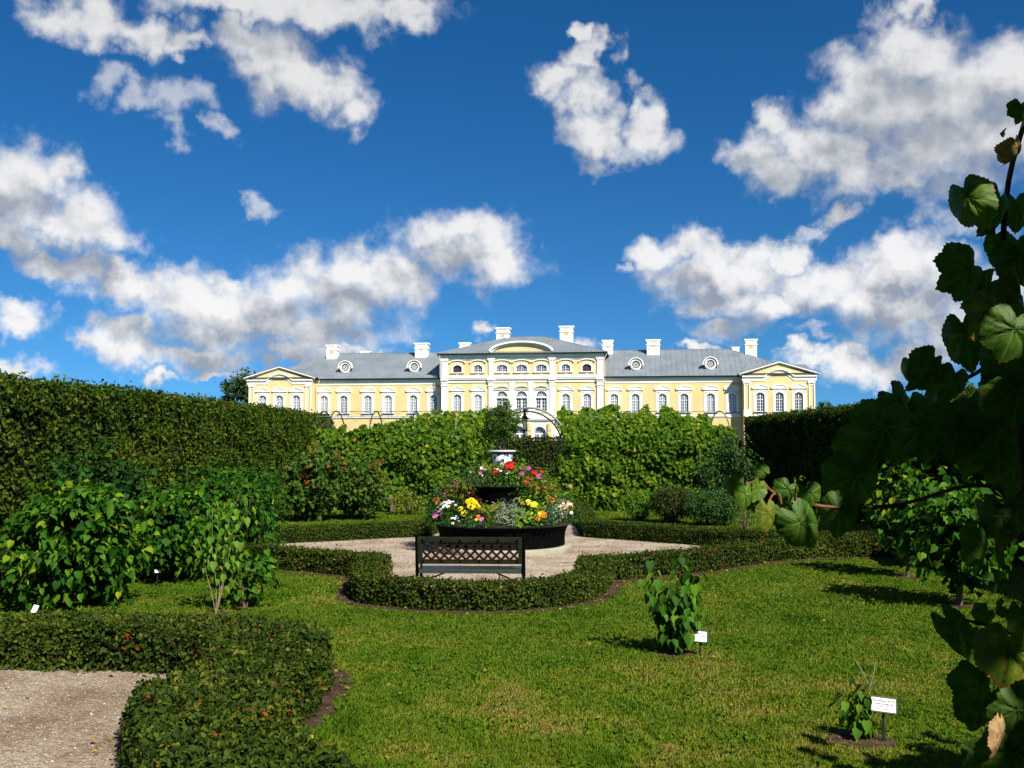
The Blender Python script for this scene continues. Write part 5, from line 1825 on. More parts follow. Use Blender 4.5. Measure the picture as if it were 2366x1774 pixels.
ENT = [(10.55, 10.72, .07), (10.72, 10.98, .03), (10.98, 11.14, .13), (11.14, 11.36, .24)]
for sgn in (-1, 1):
    a, b_ = sorted((sgn * 12.45, sgn * 32.9))
    bands('wing_cornice', a, b_, -.003, ENT)
    bands('wing_gutter', a, b_, -.003, [(11.362, 11.50, .50)], 'gutter')
    bands('string_course', a, b_, -.003, [(5.30, 5.52, .16), (5.52, 5.66, .08)])
    a, b_ = sorted((sgn * 33.0, sgn * 43.3))
    bands('string_course', a, b_, -2.003, [(5.30, 5.52, .16), (5.52, 5.66, .08)])
    # pavilion pilasters
    for x in (33.52, 42.78):
        mb = MB()
        for xx in (-.42, .30):
            mb.box(xx - .0, xx + .14, -.14, 0, 5.66, 10.55)
        mb.box(-.50, .52, -.10, 0, 5.66, 6.4)
        mb.box(-.52, .54, -.20, 0, 10.25, 10.55)
        mb.box(-.28, .30, -.06, 0, 9.95, 10.25)
        o = mb.build('pilaster', M['stucco'], palace)
        o.location = (sgn * x, -2.003, 0)
    # curved entablature and pediment
    cx_ = sgn * 38.2
    path = []
    for u in np.linspace(-5.35, 5.35, 41):
        t = abs(u) / 1.95
        zz = 10.62
        if abs(u) < 1.95:
            zz += 1.02 * math.cos(t * math.pi / 2) ** .62
        path.append((cx_ + u, zz))
    def lift(d):
        return [(x, z + d) for x, z in path]
    mb = MB()
    mb.strip(path, lift(.17), -2.09, -2.003)
    mb.strip(lift(.172), lift(.42), -2.05, -2.003)
    mb.strip(lift(.422), lift(.56), -2.15, -2.003)
    mb.strip(lift(.562), lift(.76), -2.26, -2.003)
    mb.build('arched_cornice', M['stucco'], palace)
    ped = MB()
    ped.strip([(cx_ - 5.75, 11.385), (cx_, 13.10), (cx_ + 5.75, 11.385)], [(cx_ - 5.75, 11.53), (cx_, 13.25), (cx_ + 5.75, 11.53)], -2.22, -2.01)
    ped.strip([(cx_ - 5.80, 11.532), (cx_, 13.252), (cx_ + 5.80, 11.532)], [(cx_ - 5.80, 11.70), (cx_, 13.42), (cx_ + 5.80, 11.70)], -2.38, -2.01)
    ped.build('pediment_moulding', M['stucco'], palace)
    tp = MB()
    tp.prism([(cx_ - 4.9, 11.39), (cx_ + 4.9, 11.39), (cx_, 13.06)], -2.06, -1.2)
    tp.build('tympanum', M['wall_yellow'], palace)
    # roof behind the pediment
    rf = MB()
    rf.add([(cx_ - 5.85, -2.41, 11.72), (cx_, -2.41, 13.47), (cx_ + 5.85, -2.41, 11.72), (cx_ - 5.85, 5, 11.72), (cx_, 5, 13.47), (cx_ + 5.85, 5, 11.72)],
           [(0, 1, 4, 3), (1, 2, 5, 4), (0, 3, 5, 2)])
    rf.add([(cx_ - 5.6, -1.9, 11.5), (cx_ + 5.6, -1.9, 11.5), (cx_ + 5.6, 15, 11.5), (cx_ - 5.6, 15, 11.5),
            (cx_ - 4.4, 2.2, 13.3), (cx_ + 4.4, 2.2, 13.3), (cx_ + 4.4, 12, 13.3), (cx_ - 4.4, 12, 13.3)],
           [(4, 5, 6, 7), (0, 1, 5, 4), (1, 2, 6, 5), (2, 3, 7, 6), (3, 0, 4, 7)])
    rf.build('pavilion_roof', M['roof_metal'], palace)

# central block order
CPIL = (11.95, 4.68, 1.48)
for sgn in (-1, 1):
    for x in CPIL:
        wd = .46 if x > 10 else .38
        mb = MB()
        mb.box(-wd, wd, -.22, 0, 5.66, 10.15)
        mb.box(-wd - .08, wd + .08, -.28, 0, 5.66, 6.25)
        mb.box(-wd - .10, wd + .10, -.30, 0, 10.15, 10.28)
        mb.box(-wd - .02, wd + .02, -.24, 0, 10.28, 10.70)
        mb.build('pilaster', M['stucco'], palace).location = (sgn * x, -1.503, 0)
        if x > 2:
            mb = MB()
            mb.box(-wd, wd, -.18, 0, 11.75, 14.02)
            mb.box(-wd - .08, wd + .08, -.26, 0, 14.02, 14.20)
            mb.build('attic_pilaster', M['stucco'], palace).location = (sgn * x, -1.503, 0)
bands('main_cornice', -12.55, 12.55, -1.506, [(10.70, 10.86, .12), (10.86, 11.02, .08), (11.02, 11.16, .18), (11.16, 11.34, .30)], ends=.0)
for x in (-11.95, -4.68, 4.68, 11.95):
    mb = MB()
    mb.box(-.56, .56, -.32, -.1, 10.705, 10.84)
    mb.box(-.56, .56, -.44, -.1, 11.025, 11.335)
    mb.build('cornice_break', M['stucco'], palace).location = (x, -1.506, 0)
bands('attic_plinth', -12.45, 12.45, -1.503, [(11.342, 11.75, .14)])
bands('cornice_flashing', -12.62, 12.62, -1.503, [(11.3415, 11.365, .36)], 'roof_metal')
bands('attic_cornice', -12.55, 12.55, -1.506, [(14.20, 14.42, .10), (14.42, 14.62, .06), (14.62, 14.78, .17), (14.78, 14.98, .30)])
for x in (-11.95, -4.68, 4.68, 11.95):
    mb = MB()
    mb.box(-.60, .60, -.30, -.05, 14.205, 14.41)
    mb.box(-.60, .60, -.44, -.05, 14.625, 14.975)
    mb.build('cornice_break', M['stucco'], palace).location = (x, -1.506, 0)
bands('string_course', -12.4, 12.4, -1.503, [(5.30, 5.52, .16), (5.52, 5.66, .08)])
for sgn in (-1, 1):
    a, b_ = sorted((sgn * 5.3, sgn * 13.05))
    bands('central_gutter', a, b_, -1.51, [(14.985, 15.12, .60)], 'gutter')
# segmental hoods over the arched windows, with white wall field
for x in (-3.02, 0, 3.02):
    mb = MB()
    a = [(1.18 * u, 9.72 + .36 * (1 - u * u)) for u in np.linspace(-1, 1, 15)]
    mb.strip(a, [(p * 1.03, z + .17) for p, z in a], -.34, 0)
    mb.box(-1.18, 1.18, -.26, 0, 9.58, 9.70)
    mb.box(-1.05, -.86, -.12, 0, 6.2, 9.56)
    mb.box(.86, 1.05, -.12, 0, 6.2, 9.56)
    mb.box(-1.12, 1.12, -.16, 0, 8.28, 8.42)
    mb.build('window_aedicule', M['stucco'], palace).location = (x, -1.503, 0)
fld = MB()
for (p, q) in ((-4.3, -3.9), (-2.15, -1.86), (-1.1, -.88), (.88, 1.1), (1.86, 2.15), (3.9, 4.3)):
    fld.box(p, q, -1.54, -1.5, 5.66, 9.56)
fld.build('wall_field', M['stucco'], palace)
# segmental pediment
a = [(4.55 * u, 15.02 + 1.62 * math.sqrt(max(0, 1 - u * u * .985)) - .1) for u in np.linspace(-1, 1, 31)]
mb = MB()
mb.strip(a, [(x * 1.045, z + .20) for x, z in a], -2.02, -1.4)
mb.strip([(x * 1.046, z + .201) for x, z in a], [(x * 1.10, z + .44) for x, z in a], -2.30, -1.4)
mb.build('segmental_pediment', M['stucco'], palace)
mb = MB()
mb.prism([(-4.5, 15.0)] + a[1:-1] + [(4.5, 15.0)], -1.75, -1.0)
mb.build('tympanum', M['wall_yellow'], palace)

# portico with balcony
po = MB()
wall_strip(po, -5.0, 5.0, -.4, 4.75, -4.0, [(-3.02, 1.9, -.35, 2.95, .95), (0, 1.9, -.35, 2.95, .95), (3.02, 1.9, -.35, 2.95, .95)], .6)
po.box(-5.0, -4.6, -3.99, -1.4, -.4, 4.75)
po.box(4.6, 5.0, -3.99, -1.4, -.4, 4.75)
po.build('portico_wall', M['stucco'], palace)
bands('portico_cornice', -5.2, 5.2, -4.003, [(4.75, 4.95, .20), (4.95, 5.08, .34)])
MB().box(-5.1, 5.1, -4.2, -1.45, 5.082, 5.14).build('balcony_floor', M['stucco'], palace)
bal = MB()
bal.box(-5.0, 5.0, -4.05, -3.9, 6.12, 6.26)
for x in np.linspace(-4.9, 4.9, 50):
    bal.box(x - .035, x + .035, -4.0, -3.95, 5.14, 6.12)
bal.build('balustrade', M['sash'], palace)
for x in (-1.51, 1.51, -4.53, 4.53):
    mb = MB()
    mb.box(-.32, .32, -.25, 0, -.4, 4.4)
    mb.prism([(-.22, 3.3), (.22, 3.3), (.16, 4.4), (-.16, 4.4)], -.33, -.25)
    mb.build('portico_pier', M['wall_yellow'], palace).location = (x, -4.003, 0)
for x in (-3.02, 0, 3.02):
    window(x, -3.6, 1.7, -.2, 2.95, .84, 'fan', 'none', 'glass_dark', name='portico_door')

# ---- roofs with standing-seam panels
def roof_panels(parent, x0, x1, width, front, ridge, top_frac):
    """front, ridge: (y, z) of eave and ridge; top_frac(x) limits each seam at a hip"""
    n = max(1, round((x1 - x0) / width))
    (ye, ze), (yr, zr) = front, ridge
    sl = Vector((0, yr - ye, zr - ze))
    nrm = Vector((0, -(zr - ze), (yr - ye))).normalized()
    for i in range(n):
        a, b_ = x0 + (x1 - x0) * i / n, x0 + (x1 - x0) * (i + 1) / n
        fa, fb = max(0, top_frac(a)), max(0, top_frac(b_))
        if fa < .02 and fb < .02:
            continue
        e0 = Vector((0, ye, ze))
        lift_ = nrm * (.05 + .012 * random.random())
        mb = MB()
        P4 = [e0 + Vector((a + .02, 0, 0)), e0 + Vector((b_ - .02, 0, 0)), e0 + sl * fb + Vector((b_ - .02, 0, 0)), e0 + sl * fa + Vector((a + .02, 0, 0))]
        mb.add([p + lift_ for p in P4] + P4, [(0, 1, 2, 3), (4, 5, 1, 0), (5, 6, 2, 1), (6, 7, 3, 2), (7, 4, 0, 3)])
        p0, p1 = e0 + Vector((a, 0, 0)) + nrm * .06, e0 + sl * fa + Vector((a, 0, 0)) + nrm * .06
        if fa > .02:
            d = (p1 - p0)
            L_ = d.length
            mb.obox((p0 + p1) / 2, d.normalized(), Vector((1, 0, 0)), nrm, L_ / 2, .025, .035)
        mb.build('roof_panel', M['roof_metal'], parent)


for sgn in (-1, 1):
    rid, hip = 31.8, 43.6
    rm = MB()
    e_, r_ = (-.66, 11.50), (7.0, 16.05)
    q = lambda x, y, z: (sgn * x, y, z)
    rm.add([q(9, e_[0], e_[1]), q(hip, e_[0], e_[1]), q(rid, *r_), q(9, *r_), q(hip, 14.7, e_[1]), q(9, 14.7, e_[1])],
           [(0, 1, 2, 3)[::sgn], (1, 4, 2)[::sgn], (4, 5, 3, 2)[::sgn]])
    roof = rm.build('roof', M['roof_metal'], palace)
    tf = lambda x: 1.0 if abs(x) <= rid else 1 - (abs(x) - rid) / (hip - rid)
    a, b_ = sorted((sgn * 11.5, sgn * hip))
    roof_panels(roof, a, b_, .80, e_, r_, tf)
    MB().box(*sorted((sgn * 10, sgn * rid)), 6.9, 7.1, 16.08, 16.20).build('ridge_cap', M['roof_metal'], roof)
    # hip cap
    MB().tube([q(rid, 7.0, 16.12), q(hip, -.66, 11.56)], .07, 5).build('hip_cap', M['roof_metal'], roof)
    # dormers
    for x in (17.3, 28.5):
        dm = MB()
        ring = lambda r, n=28: [(r * math.cos(t), r * math.sin(t)) for t in np.linspace(0, 2 * math.pi, n + 1)[:-1]]
        dm.strip(ring(.60), ring(.86), -.10, .10, True)
        dm.strip(ring(.62), ring(.70), -.16, -.10, True)
        a_ = [(1.00 * math.cos(t), 1.00 * math.sin(t) - .02) for t in np.linspace(math.pi * .98, math.pi * .02, 19)]
        dm.strip(a_, [(p * 1.17, z * 1.13) for p, z in a_], -.30, .25)
        dm.box(-1.22, -.95, -.26, .2, -.12, .05)
        dm.box(.95, 1.22, -.26, .2, -.12, .05)
        dm.box(-.72, .72, .02, .15, -1.12, -.80)
        o = dm.build('dormer_frame', M['stucco'], palace)
        o.location = (sgn * x, .95, 13.40)
        ch = MB()
        a2 = [(-.93, -1.15)] + [(.97 * math.cos(t), .97 * math.sin(t)) for t in np.linspace(math.pi, 0, 13)] + [(.93, -1.15)]
        ch.prism(a2, .16, 4.2)
        ch.build('dormer_roof', M['roof_metal'], o)
        wh = MB()
        for k in range(12):
            t = 2 * math.pi * k / 12
            wh.tube([(.12 * math.cos(t), .02, .12 * math.sin(t)), (.60 * math.cos(t), .02, .60 * math.sin(t))], .026, 4, False)
        for rr in (.14, .34):
            wh.tube([(rr * math.cos(t), .02, rr * math.sin(t)) for t in np.linspace(0, 2 * math.pi, 17)], .028, 4, False)
        wh.build('dormer_sash', M['sash'], o)
        pn = MB()
        pn.add([(x_, .06, z_) for x_, z_ in ring(.62)], [tuple(range(28))])
        pn.build('dormer_pane', M['glass_dark'], o)

rm = MB()
ce, cr = (-2.36, 15.12), (6.0, 18.35)
rm.add([(-13.1, ce[0], ce[1]), (13.1, ce[0], ce[1]), (13.1, 14.6, ce[1]), (-13.1, 14.6, ce[1]), (-2.95, cr[0], cr[1]), (2.95, cr[0], cr[1])],
       [(0, 1, 5, 4), (1, 2, 5), (2, 3, 4, 5), (3, 0, 4)])
roof = rm.build('central_roof', M['roof_metal'], palace)
tfc = lambda x: 1.0 if abs(x) <= 2.95 else 1 - (abs(x) - 2.95) / (13.1 - 2.95)
roof_panels(roof, -13.1, 13.1, .80, ce, cr, tfc)
for sgn in (-1, 1):
    MB().tube([(sgn * 2.95, cr[0], cr[1] + .06), (sgn * 13.1, ce[0], ce[1] + .06)], .07, 5).build('hip_cap', M['roof_metal'], roof)
MB().box(-2.95, 2.95, 5.9, 6.1, 18.36, 18.48).build('ridge_cap', M['roof_metal'], roof)


def chimney(x, y, w, z0, z1, panel=True):
    mb = MB()
    d = w * .75
    h = w / 2
    mb.box(-h * .84, h * .84, -d * .42, d * .42, z0 - 2.0, z1 - .02)
    for a, b_, k in ((z1 - .18, z1, 1.0), (z1 - .34, z1 - .182, .92), (z1 - .95, z1 - .80, .95)):
        mb.box(-h * k, h * k, -d * .5 * k, d * .5 * k, a, b_)
    for s in (-1, 1):
        mb.box(s * h * .66 - .12, s * h * .66 + .12, -d * .46, -d * .40, z1 - .80, z1 - .34)
    o = mb.build('chimney', M['stucco'], palace)
    o.location = (x, y, 0)
    if panel:
        zc = z1 - 1.25 if z1 - z0 > 2 else z1 - 1.0
        MB().box(-.30, .30, -d * .42 - .03, -d * .42, zc - .22, zc + .22).build('chimney_panel', M['panel_gold'], o)
    return o


chimney(-32.2, 6.0, 2.05, 15.2, 17.5)
chimney(-17.27, 6.3, 2.4, 16.0, 17.65)
chimney(20.0, 6.3, 2.4, 16.0, 17.7)
chimney(35.0, 6.0, 2.1, 14.8, 17.55)
chimney(-10.2, 6.5, 1.95, 16.3, 17.65)
chimney(12.85, 6.5, 1.9, 16.0, 17.75)
chimney(-3.92, 6.3, 2.45, 17.2, 19.95)
chimney(6.30, 6.3, 2.45, 17.0, 20.05)
chimney(-27.6, 9.5, 1.75, 16.0, 16.75, False)
chimney(33.0, 9.5, 1.3, 16.0, 16.7, False)
MB().tube([(23.5, 7, 16.0), (23.5, 7, 17.25)], .035, 5).build('roof_rod', M['gutter'], palace)
# rain pipes
for pts in ([(-12.75, -.35, 11.4), (-12.62, -.2, 10.9), (-12.6, -.15, -.4)], [(12.75, -.35, 11.4), (12.62, -.2, 10.9), (12.6, -.15, -.4)],
            [(-13.0, -2.0, 15.0), (-12.62, -1.75, 14.2), (-12.6, -1.7, 11.5)], [(13.0, -2.0, 15.0), (12.62, -1.75, 14.2), (12.6, -1.7, 11.5)],
            [(-32.2, -.5, 11.3), (-32.75, -.35, 10.2), (-32.85, -.2, -.4)], [(32.3, -.5, 11.3), (32.75, -.35, 10.2), (32.85, -.2, -.4)]):
    MB().tube(pts, .085, 6).build('rain_pipe', M['pipe'], palace, True)

# ------------------------------------------------------------------ far trees
def tree(name, x, y, h, r, n, size, label, trunk_h, lobes, group=None):
    root = empty(name, (x, y, 0), 0, label, 'tree', group)
    cen = []
    for (dx, dz, rr) in lobes:
        for _ in range(16):
            p = rng.normal(size=3)
            p = p / np.linalg.norm(p) * rr * (.55 + .45 * rng.random())
            cen.append((dx + p[0], p[1], dz + p[2] * .8))
    cen = np.array(cen)
    ci = rng.integers(0, len(cen), n)
    P_ = cen[ci] + rng.normal(size=(n, 3)) * r * .11
    N_ = unit(np.array([.2, -.3, .8]) + rng.normal(size=(n, 3)) * .7)
    V, F_, tn = leaves(P_, rng.normal(size=(n, 3)), N_, size * (.6 + .8 * rng.random(n)), T_SMALL, rng.random(n), 1.5)
    o = link('crown', np_mesh('crown', V, F_, M['tree_leaf'], tn), root)
    o['kind'] = 'stuff'
    mb = MB()
    mb.tube([(0, 0, -.2), (.1, 0, trunk_h * .6), (0, 0, trunk_h)], [r * .07, r * .055, r * .045], 8)
    for (dx, dz, rr) in lobes:
        mb.tube([(0, 0, trunk_h * .8), (dx * .5, 0, (trunk_h + dz) * .5), (dx, 0, dz)], [r * .04, r * .028, r * .012], 6)
    mb.build('trunk', M['bark'], root, True)


p = at(555, 930, 172)
tree('oak_tree', p.x, 172, 14.6, 4.2, 5200, .42, 'dark spreading tree beside the end pavilion of the palace', 6.0,
     [(1.0, 12.6, 2.0), (-1.0, 11.2, 1.8), (2.8, 11.5, 1.8), (-2.4, 8.6, 1.5), (.8, 9.2, 2.2), (2.8, 7.8, 2.0), (-.6, 6.6, 1.8)])
p = at(1906, 945, 185)
tree('garden_tree', p.x, 185, 9.5, 2.0, 1500, .35, 'slim distant tree at the far end of the palace', 4.5, [(0, 8.4, 1.1), (-.6, 7.2, 1.0), (.7, 6.9, 1.1)])
tree('garden_tree', p.x + 4.4, 190, 7.6, 2.4, 1500, .35, 'low round distant tree over the shaded hedge', 3.5, [(0, 6.1, 1.6), (1.8, 5.6, 1.4), (-1.6, 5.4, 1.2)])
p = at(2232, 880, 120)
tree('garden_tree', p.x, 120, 10.0, 2.2, 1300, .30, 'distant tree top showing between the vine leaves over the hedge', 5.0, [(0, 8.4, 1.0), (.9, 7.6, .9), (-.8, 7.3, 1.0), (0, 6.4, 1.3)])

# ------------------------------------------------------------------ grape vine by the camera
def grape_leaf_mesh(seed, curl=.0, fold=.0, lobes=.11):
    """rounded three to five lobed leaf with toothed margin; y points to the tip, attached at the origin, unit width about 1"""
    rs = random.Random(seed)
    nth, nr = 72, 7
    V, tint, vein = [], [], []
    va = [math.pi / 2 + d for d in (0, .85, -.85, 1.75, -1.75)]
    for i in range(nr + 1):
        q = i / nr
        for k in range(nth):
            a = 2 * math.pi * k / nth
            # angle measured from the petiole; tip at +90 degrees
            da = min(abs((a - x + math.pi) % (2 * math.pi) - math.pi) for x in va)
            r = .5 * (1 - lobes * min(1, da / .45) ** 1.6 * .8)
            back = abs((a - 1.5 * math.pi + math.pi) % (2 * math.pi) - math.pi)
            r *= 1 - .55 * math.exp(-(back / .32) ** 2)          # notch at the petiole
            r *= 1 + .16 * math.exp(-((a - math.pi / 2) / .25) ** 2)
            tooth = abs(((k * 18 / nth * 2) % 1) - .5) * 2
            r *= 1 + .055 * tooth * (.6 + .4 * rs.random())
            x, y = q * r * math.cos(a), q * r * math.sin(a)
            vq = math.exp(-(da * max(q, .15) / .045) ** 2) if q > .02 else 1
            z = -.05 * q * q + .035 * q * math.sin(3 * a + seed) + .02 * q * math.sin(7 * a + 2 * seed) - .018 * vq + .012 * math.sin(19 * a + 11 * q)
            z += curl * (x * x * 1.6 + max(0, y) ** 2 * .9 + max(0, -y) ** 2 * .5)
            if fold:
                z += fold * abs(x)
            V.append((x, y + .12, z))
            tint.append(min(1, max(0, (q - .82) / .18)) * (.5 + .5 * rs.random()) * (1 if math.sin(2.3 * a + seed) > -.2 else .4))
            vein.append(vq)
    F_ = []
    for i in range(nr):
        for k in range(nth):
            F_.append((i * nth + k, i * nth + (k + 1) % nth, (i + 1) * nth + (k + 1) % nth, (i + 1) * nth + k))
    return np.array(V), np.array(F_), np.array(tint), np.array(vein)


def vine_mat(name, green, rim, veinc, trans=.38, blotch=(.36, .16, .03), bl=.68):
    m, nt, b, out = material(name)
    a = nt.nodes.new('ShaderNodeAttribute')
    a.attribute_name = 'tint'
    v = nt.nodes.new('ShaderNodeAttribute')
    v.attribute_name = 'vein'
    tcn = nt.nodes.new('ShaderNodeTexCoord')
    oi = nt.nodes.new('ShaderNodeObjectInfo')
    nz = nt.nodes.new('ShaderNodeTexNoise')
    nz.noise_dimensions = '4D'
    nz.inputs['Scale'].default_value = 5.5
    nz.inputs['Detail'].default_value = 5
    nt.links.new(tcn.outputs['Object'], nz.inputs['Vector'])
    mm = nt.nodes.new('ShaderNodeMath')
    mm.operation = 'MULTIPLY'
    mm.inputs[1].default_value = 20
    nt.links.new(oi.outputs['Random'], mm.inputs[0])
    nt.links.new(mm.outputs[0], nz.inputs['W'])
    n2 = nt.nodes.new('ShaderNodeTexVoronoi')
    n2.feature = 'DISTANCE_TO_EDGE'
    n2.inputs['Scale'].default_value = 26
    nt.links.new(tcn.outputs['Object'], n2.inputs['Vector'])

    def mix(f, c1, c2, blend='MIX'):
        x = nt.nodes.new('ShaderNodeMix')
        x.data_type = 'RGBA'
        x.blend_type = blend
        for s, val in ((x.inputs[0], f), (x.inputs[6], c1), (x.inputs[7], c2)):
            if hasattr(val, 'is_linked'):
                nt.links.new(val, s)
            else:
                s.default_value = val if isinstance(val, float) else (*val, 1)
        return x.outputs[2]

    def rampf(src, p0, p1):
        x = nt.nodes.new('ShaderNodeMapRange')
        x.interpolation_type = 'SMOOTHSTEP'
        nt.links.new(src, x.inputs[0])
        x.inputs[1].default_value, x.inputs[2].default_value = p0, p1
        return x.outputs[0]
    g1 = mix(rampf(nz.outputs['Fac'], .35, .65), tuple(c * .72 for c in green), tuple(min(1, c * 1.25) for c in green))
    g2 = mix(rampf(n2.outputs['Distance'], .04, .0), g1, tuple(c * 1.12 for c in green))
    g3 = mix(rampf(v.outputs['Fac'], .35, 1.0), g2, veinc)
    g4 = mix(rampf(nz.outputs['Fac'], bl, bl + .07), g3, blotch)
    g5 = mix(rampf(a.outputs['Fac'], .35, 1.0), g4, rim)
    nt.links.new(g5, b.inputs['Base Color'])
    b.inputs['Roughness'].default_value = .5
    b.inputs['Specular IOR Level'].default_value = .3
    bp = nt.nodes.new('ShaderNodeBump')
    bp.inputs['Strength'].default_value = .15
    bp.inputs['Distance'].default_value = .01
    nt.links.new(n2.outputs['Distance'], bp.inputs['Height'])
    nt.links.new(bp.outputs[0], b.inputs['Normal'])
    tr = nt.nodes.new('ShaderNodeBsdfTranslucent')
    nt.links.new(mix(1.0, g5, (1.1, 1.3, .3), 'MULTIPLY'), tr.inputs['Color'])
    ms = nt.nodes.new('ShaderNodeMixShader')
    ms.inputs[0].default_value = trans
    nt.links.new(b.outputs[0], ms.inputs[1])
    nt.links.new(tr.outputs[0], ms.inputs[2])
    nt.links.new(ms.outputs[0], out.inputs['Surface'])
    return m


M['vine_leaf'] = vine_mat('vine_leaf', (.055, .135, .012), (.17, .06, .02), (.12, .20, .03))
M['vine_bright'] = vine_mat('vine_bright', (.090, .185, .014), (.30, .10, .02), (.18, .25, .04))
M['vine_rusty'] = vine_mat('vine_rusty', (.115, .19, .016), (.34, .075, .015), (.22, .10, .03), blotch=(.40, .19, .03), bl=.57)
M['vine_dry'] = vine_mat('vine_dry', (.40, .26, .12), (.30, .10, .03), (.40, .26, .14), .2, (.30, .12, .04), .6)
M['cane'] = paint('cane', (.20, .075, .035), .6, .3, .25, 40, .3, 90)
M['cane_dark'] = paint('cane_dark', (.10, .06, .035), .75, .2, .25, 30, .4, 80)

LEAF_ME = {}


def vine_mesh(kind, var):
    k = (kind, var)
    if k not in LEAF_ME:
        curl, fold = {0: (-.35, 0), 1: (-.7, .10), 2: (.25, .25), 3: (-1.0, .5), 4: (-2.3, .7)}[var]
        V, F_, t, v = grape_leaf_mesh(var * 7 + len(kind), curl, fold)
        LEAF_ME[k] = np_mesh('leaf', V, [F_], M[kind], t, True, {'vein': v})
    return LEAF_ME[k]


vine = empty('grape_vine', (1.35, 2.0, 0), 0, 'grape vine with big toothed leaves hanging in front of the camera', 'vine')
VO = Vector((1.35, 2.0, 0))
LIT, ALLP = [], []


def vleaf(x, y, D, w, roll, yaw, pitch, kind='vine_leaf', var=0, lit=False, asp=1.0):
    """leaf centred near photo pixel (x, y) at distance D, w pixels wide; roll 0 = tip down, yaw turns it about the vertical"""
    c_ = at(x, y, D)
    s = w * D / F
    o = link('leaf', vine_mesh(kind, var), vine)
    # blade faces the viewer, tip hanging down
    base_ = Matrix(((1, 0, 0), (0, 0, -1), (0, 1, 0))).to_4x4()      # leaf y -> up, z -> towards the viewer
    rot = Matrix.Rotation(R(yaw), 4, 'Z') @ Matrix.Rotation(R(pitch), 4, 'X') @ Matrix.Rotation(R(180 + roll), 4, 'Y') @ base_
    o.matrix_local = Matrix.Translation(c_ - VO) @ rot @ Matrix.Diagonal((s * 1.05, s * asp, s, 1)) @ Matrix.Translation((0, -.12, 0))
    ALLP.append(c_)
    if lit:
        LIT.append((c_, (.055 + .0003 * w) if lit is True else lit))
    return c_


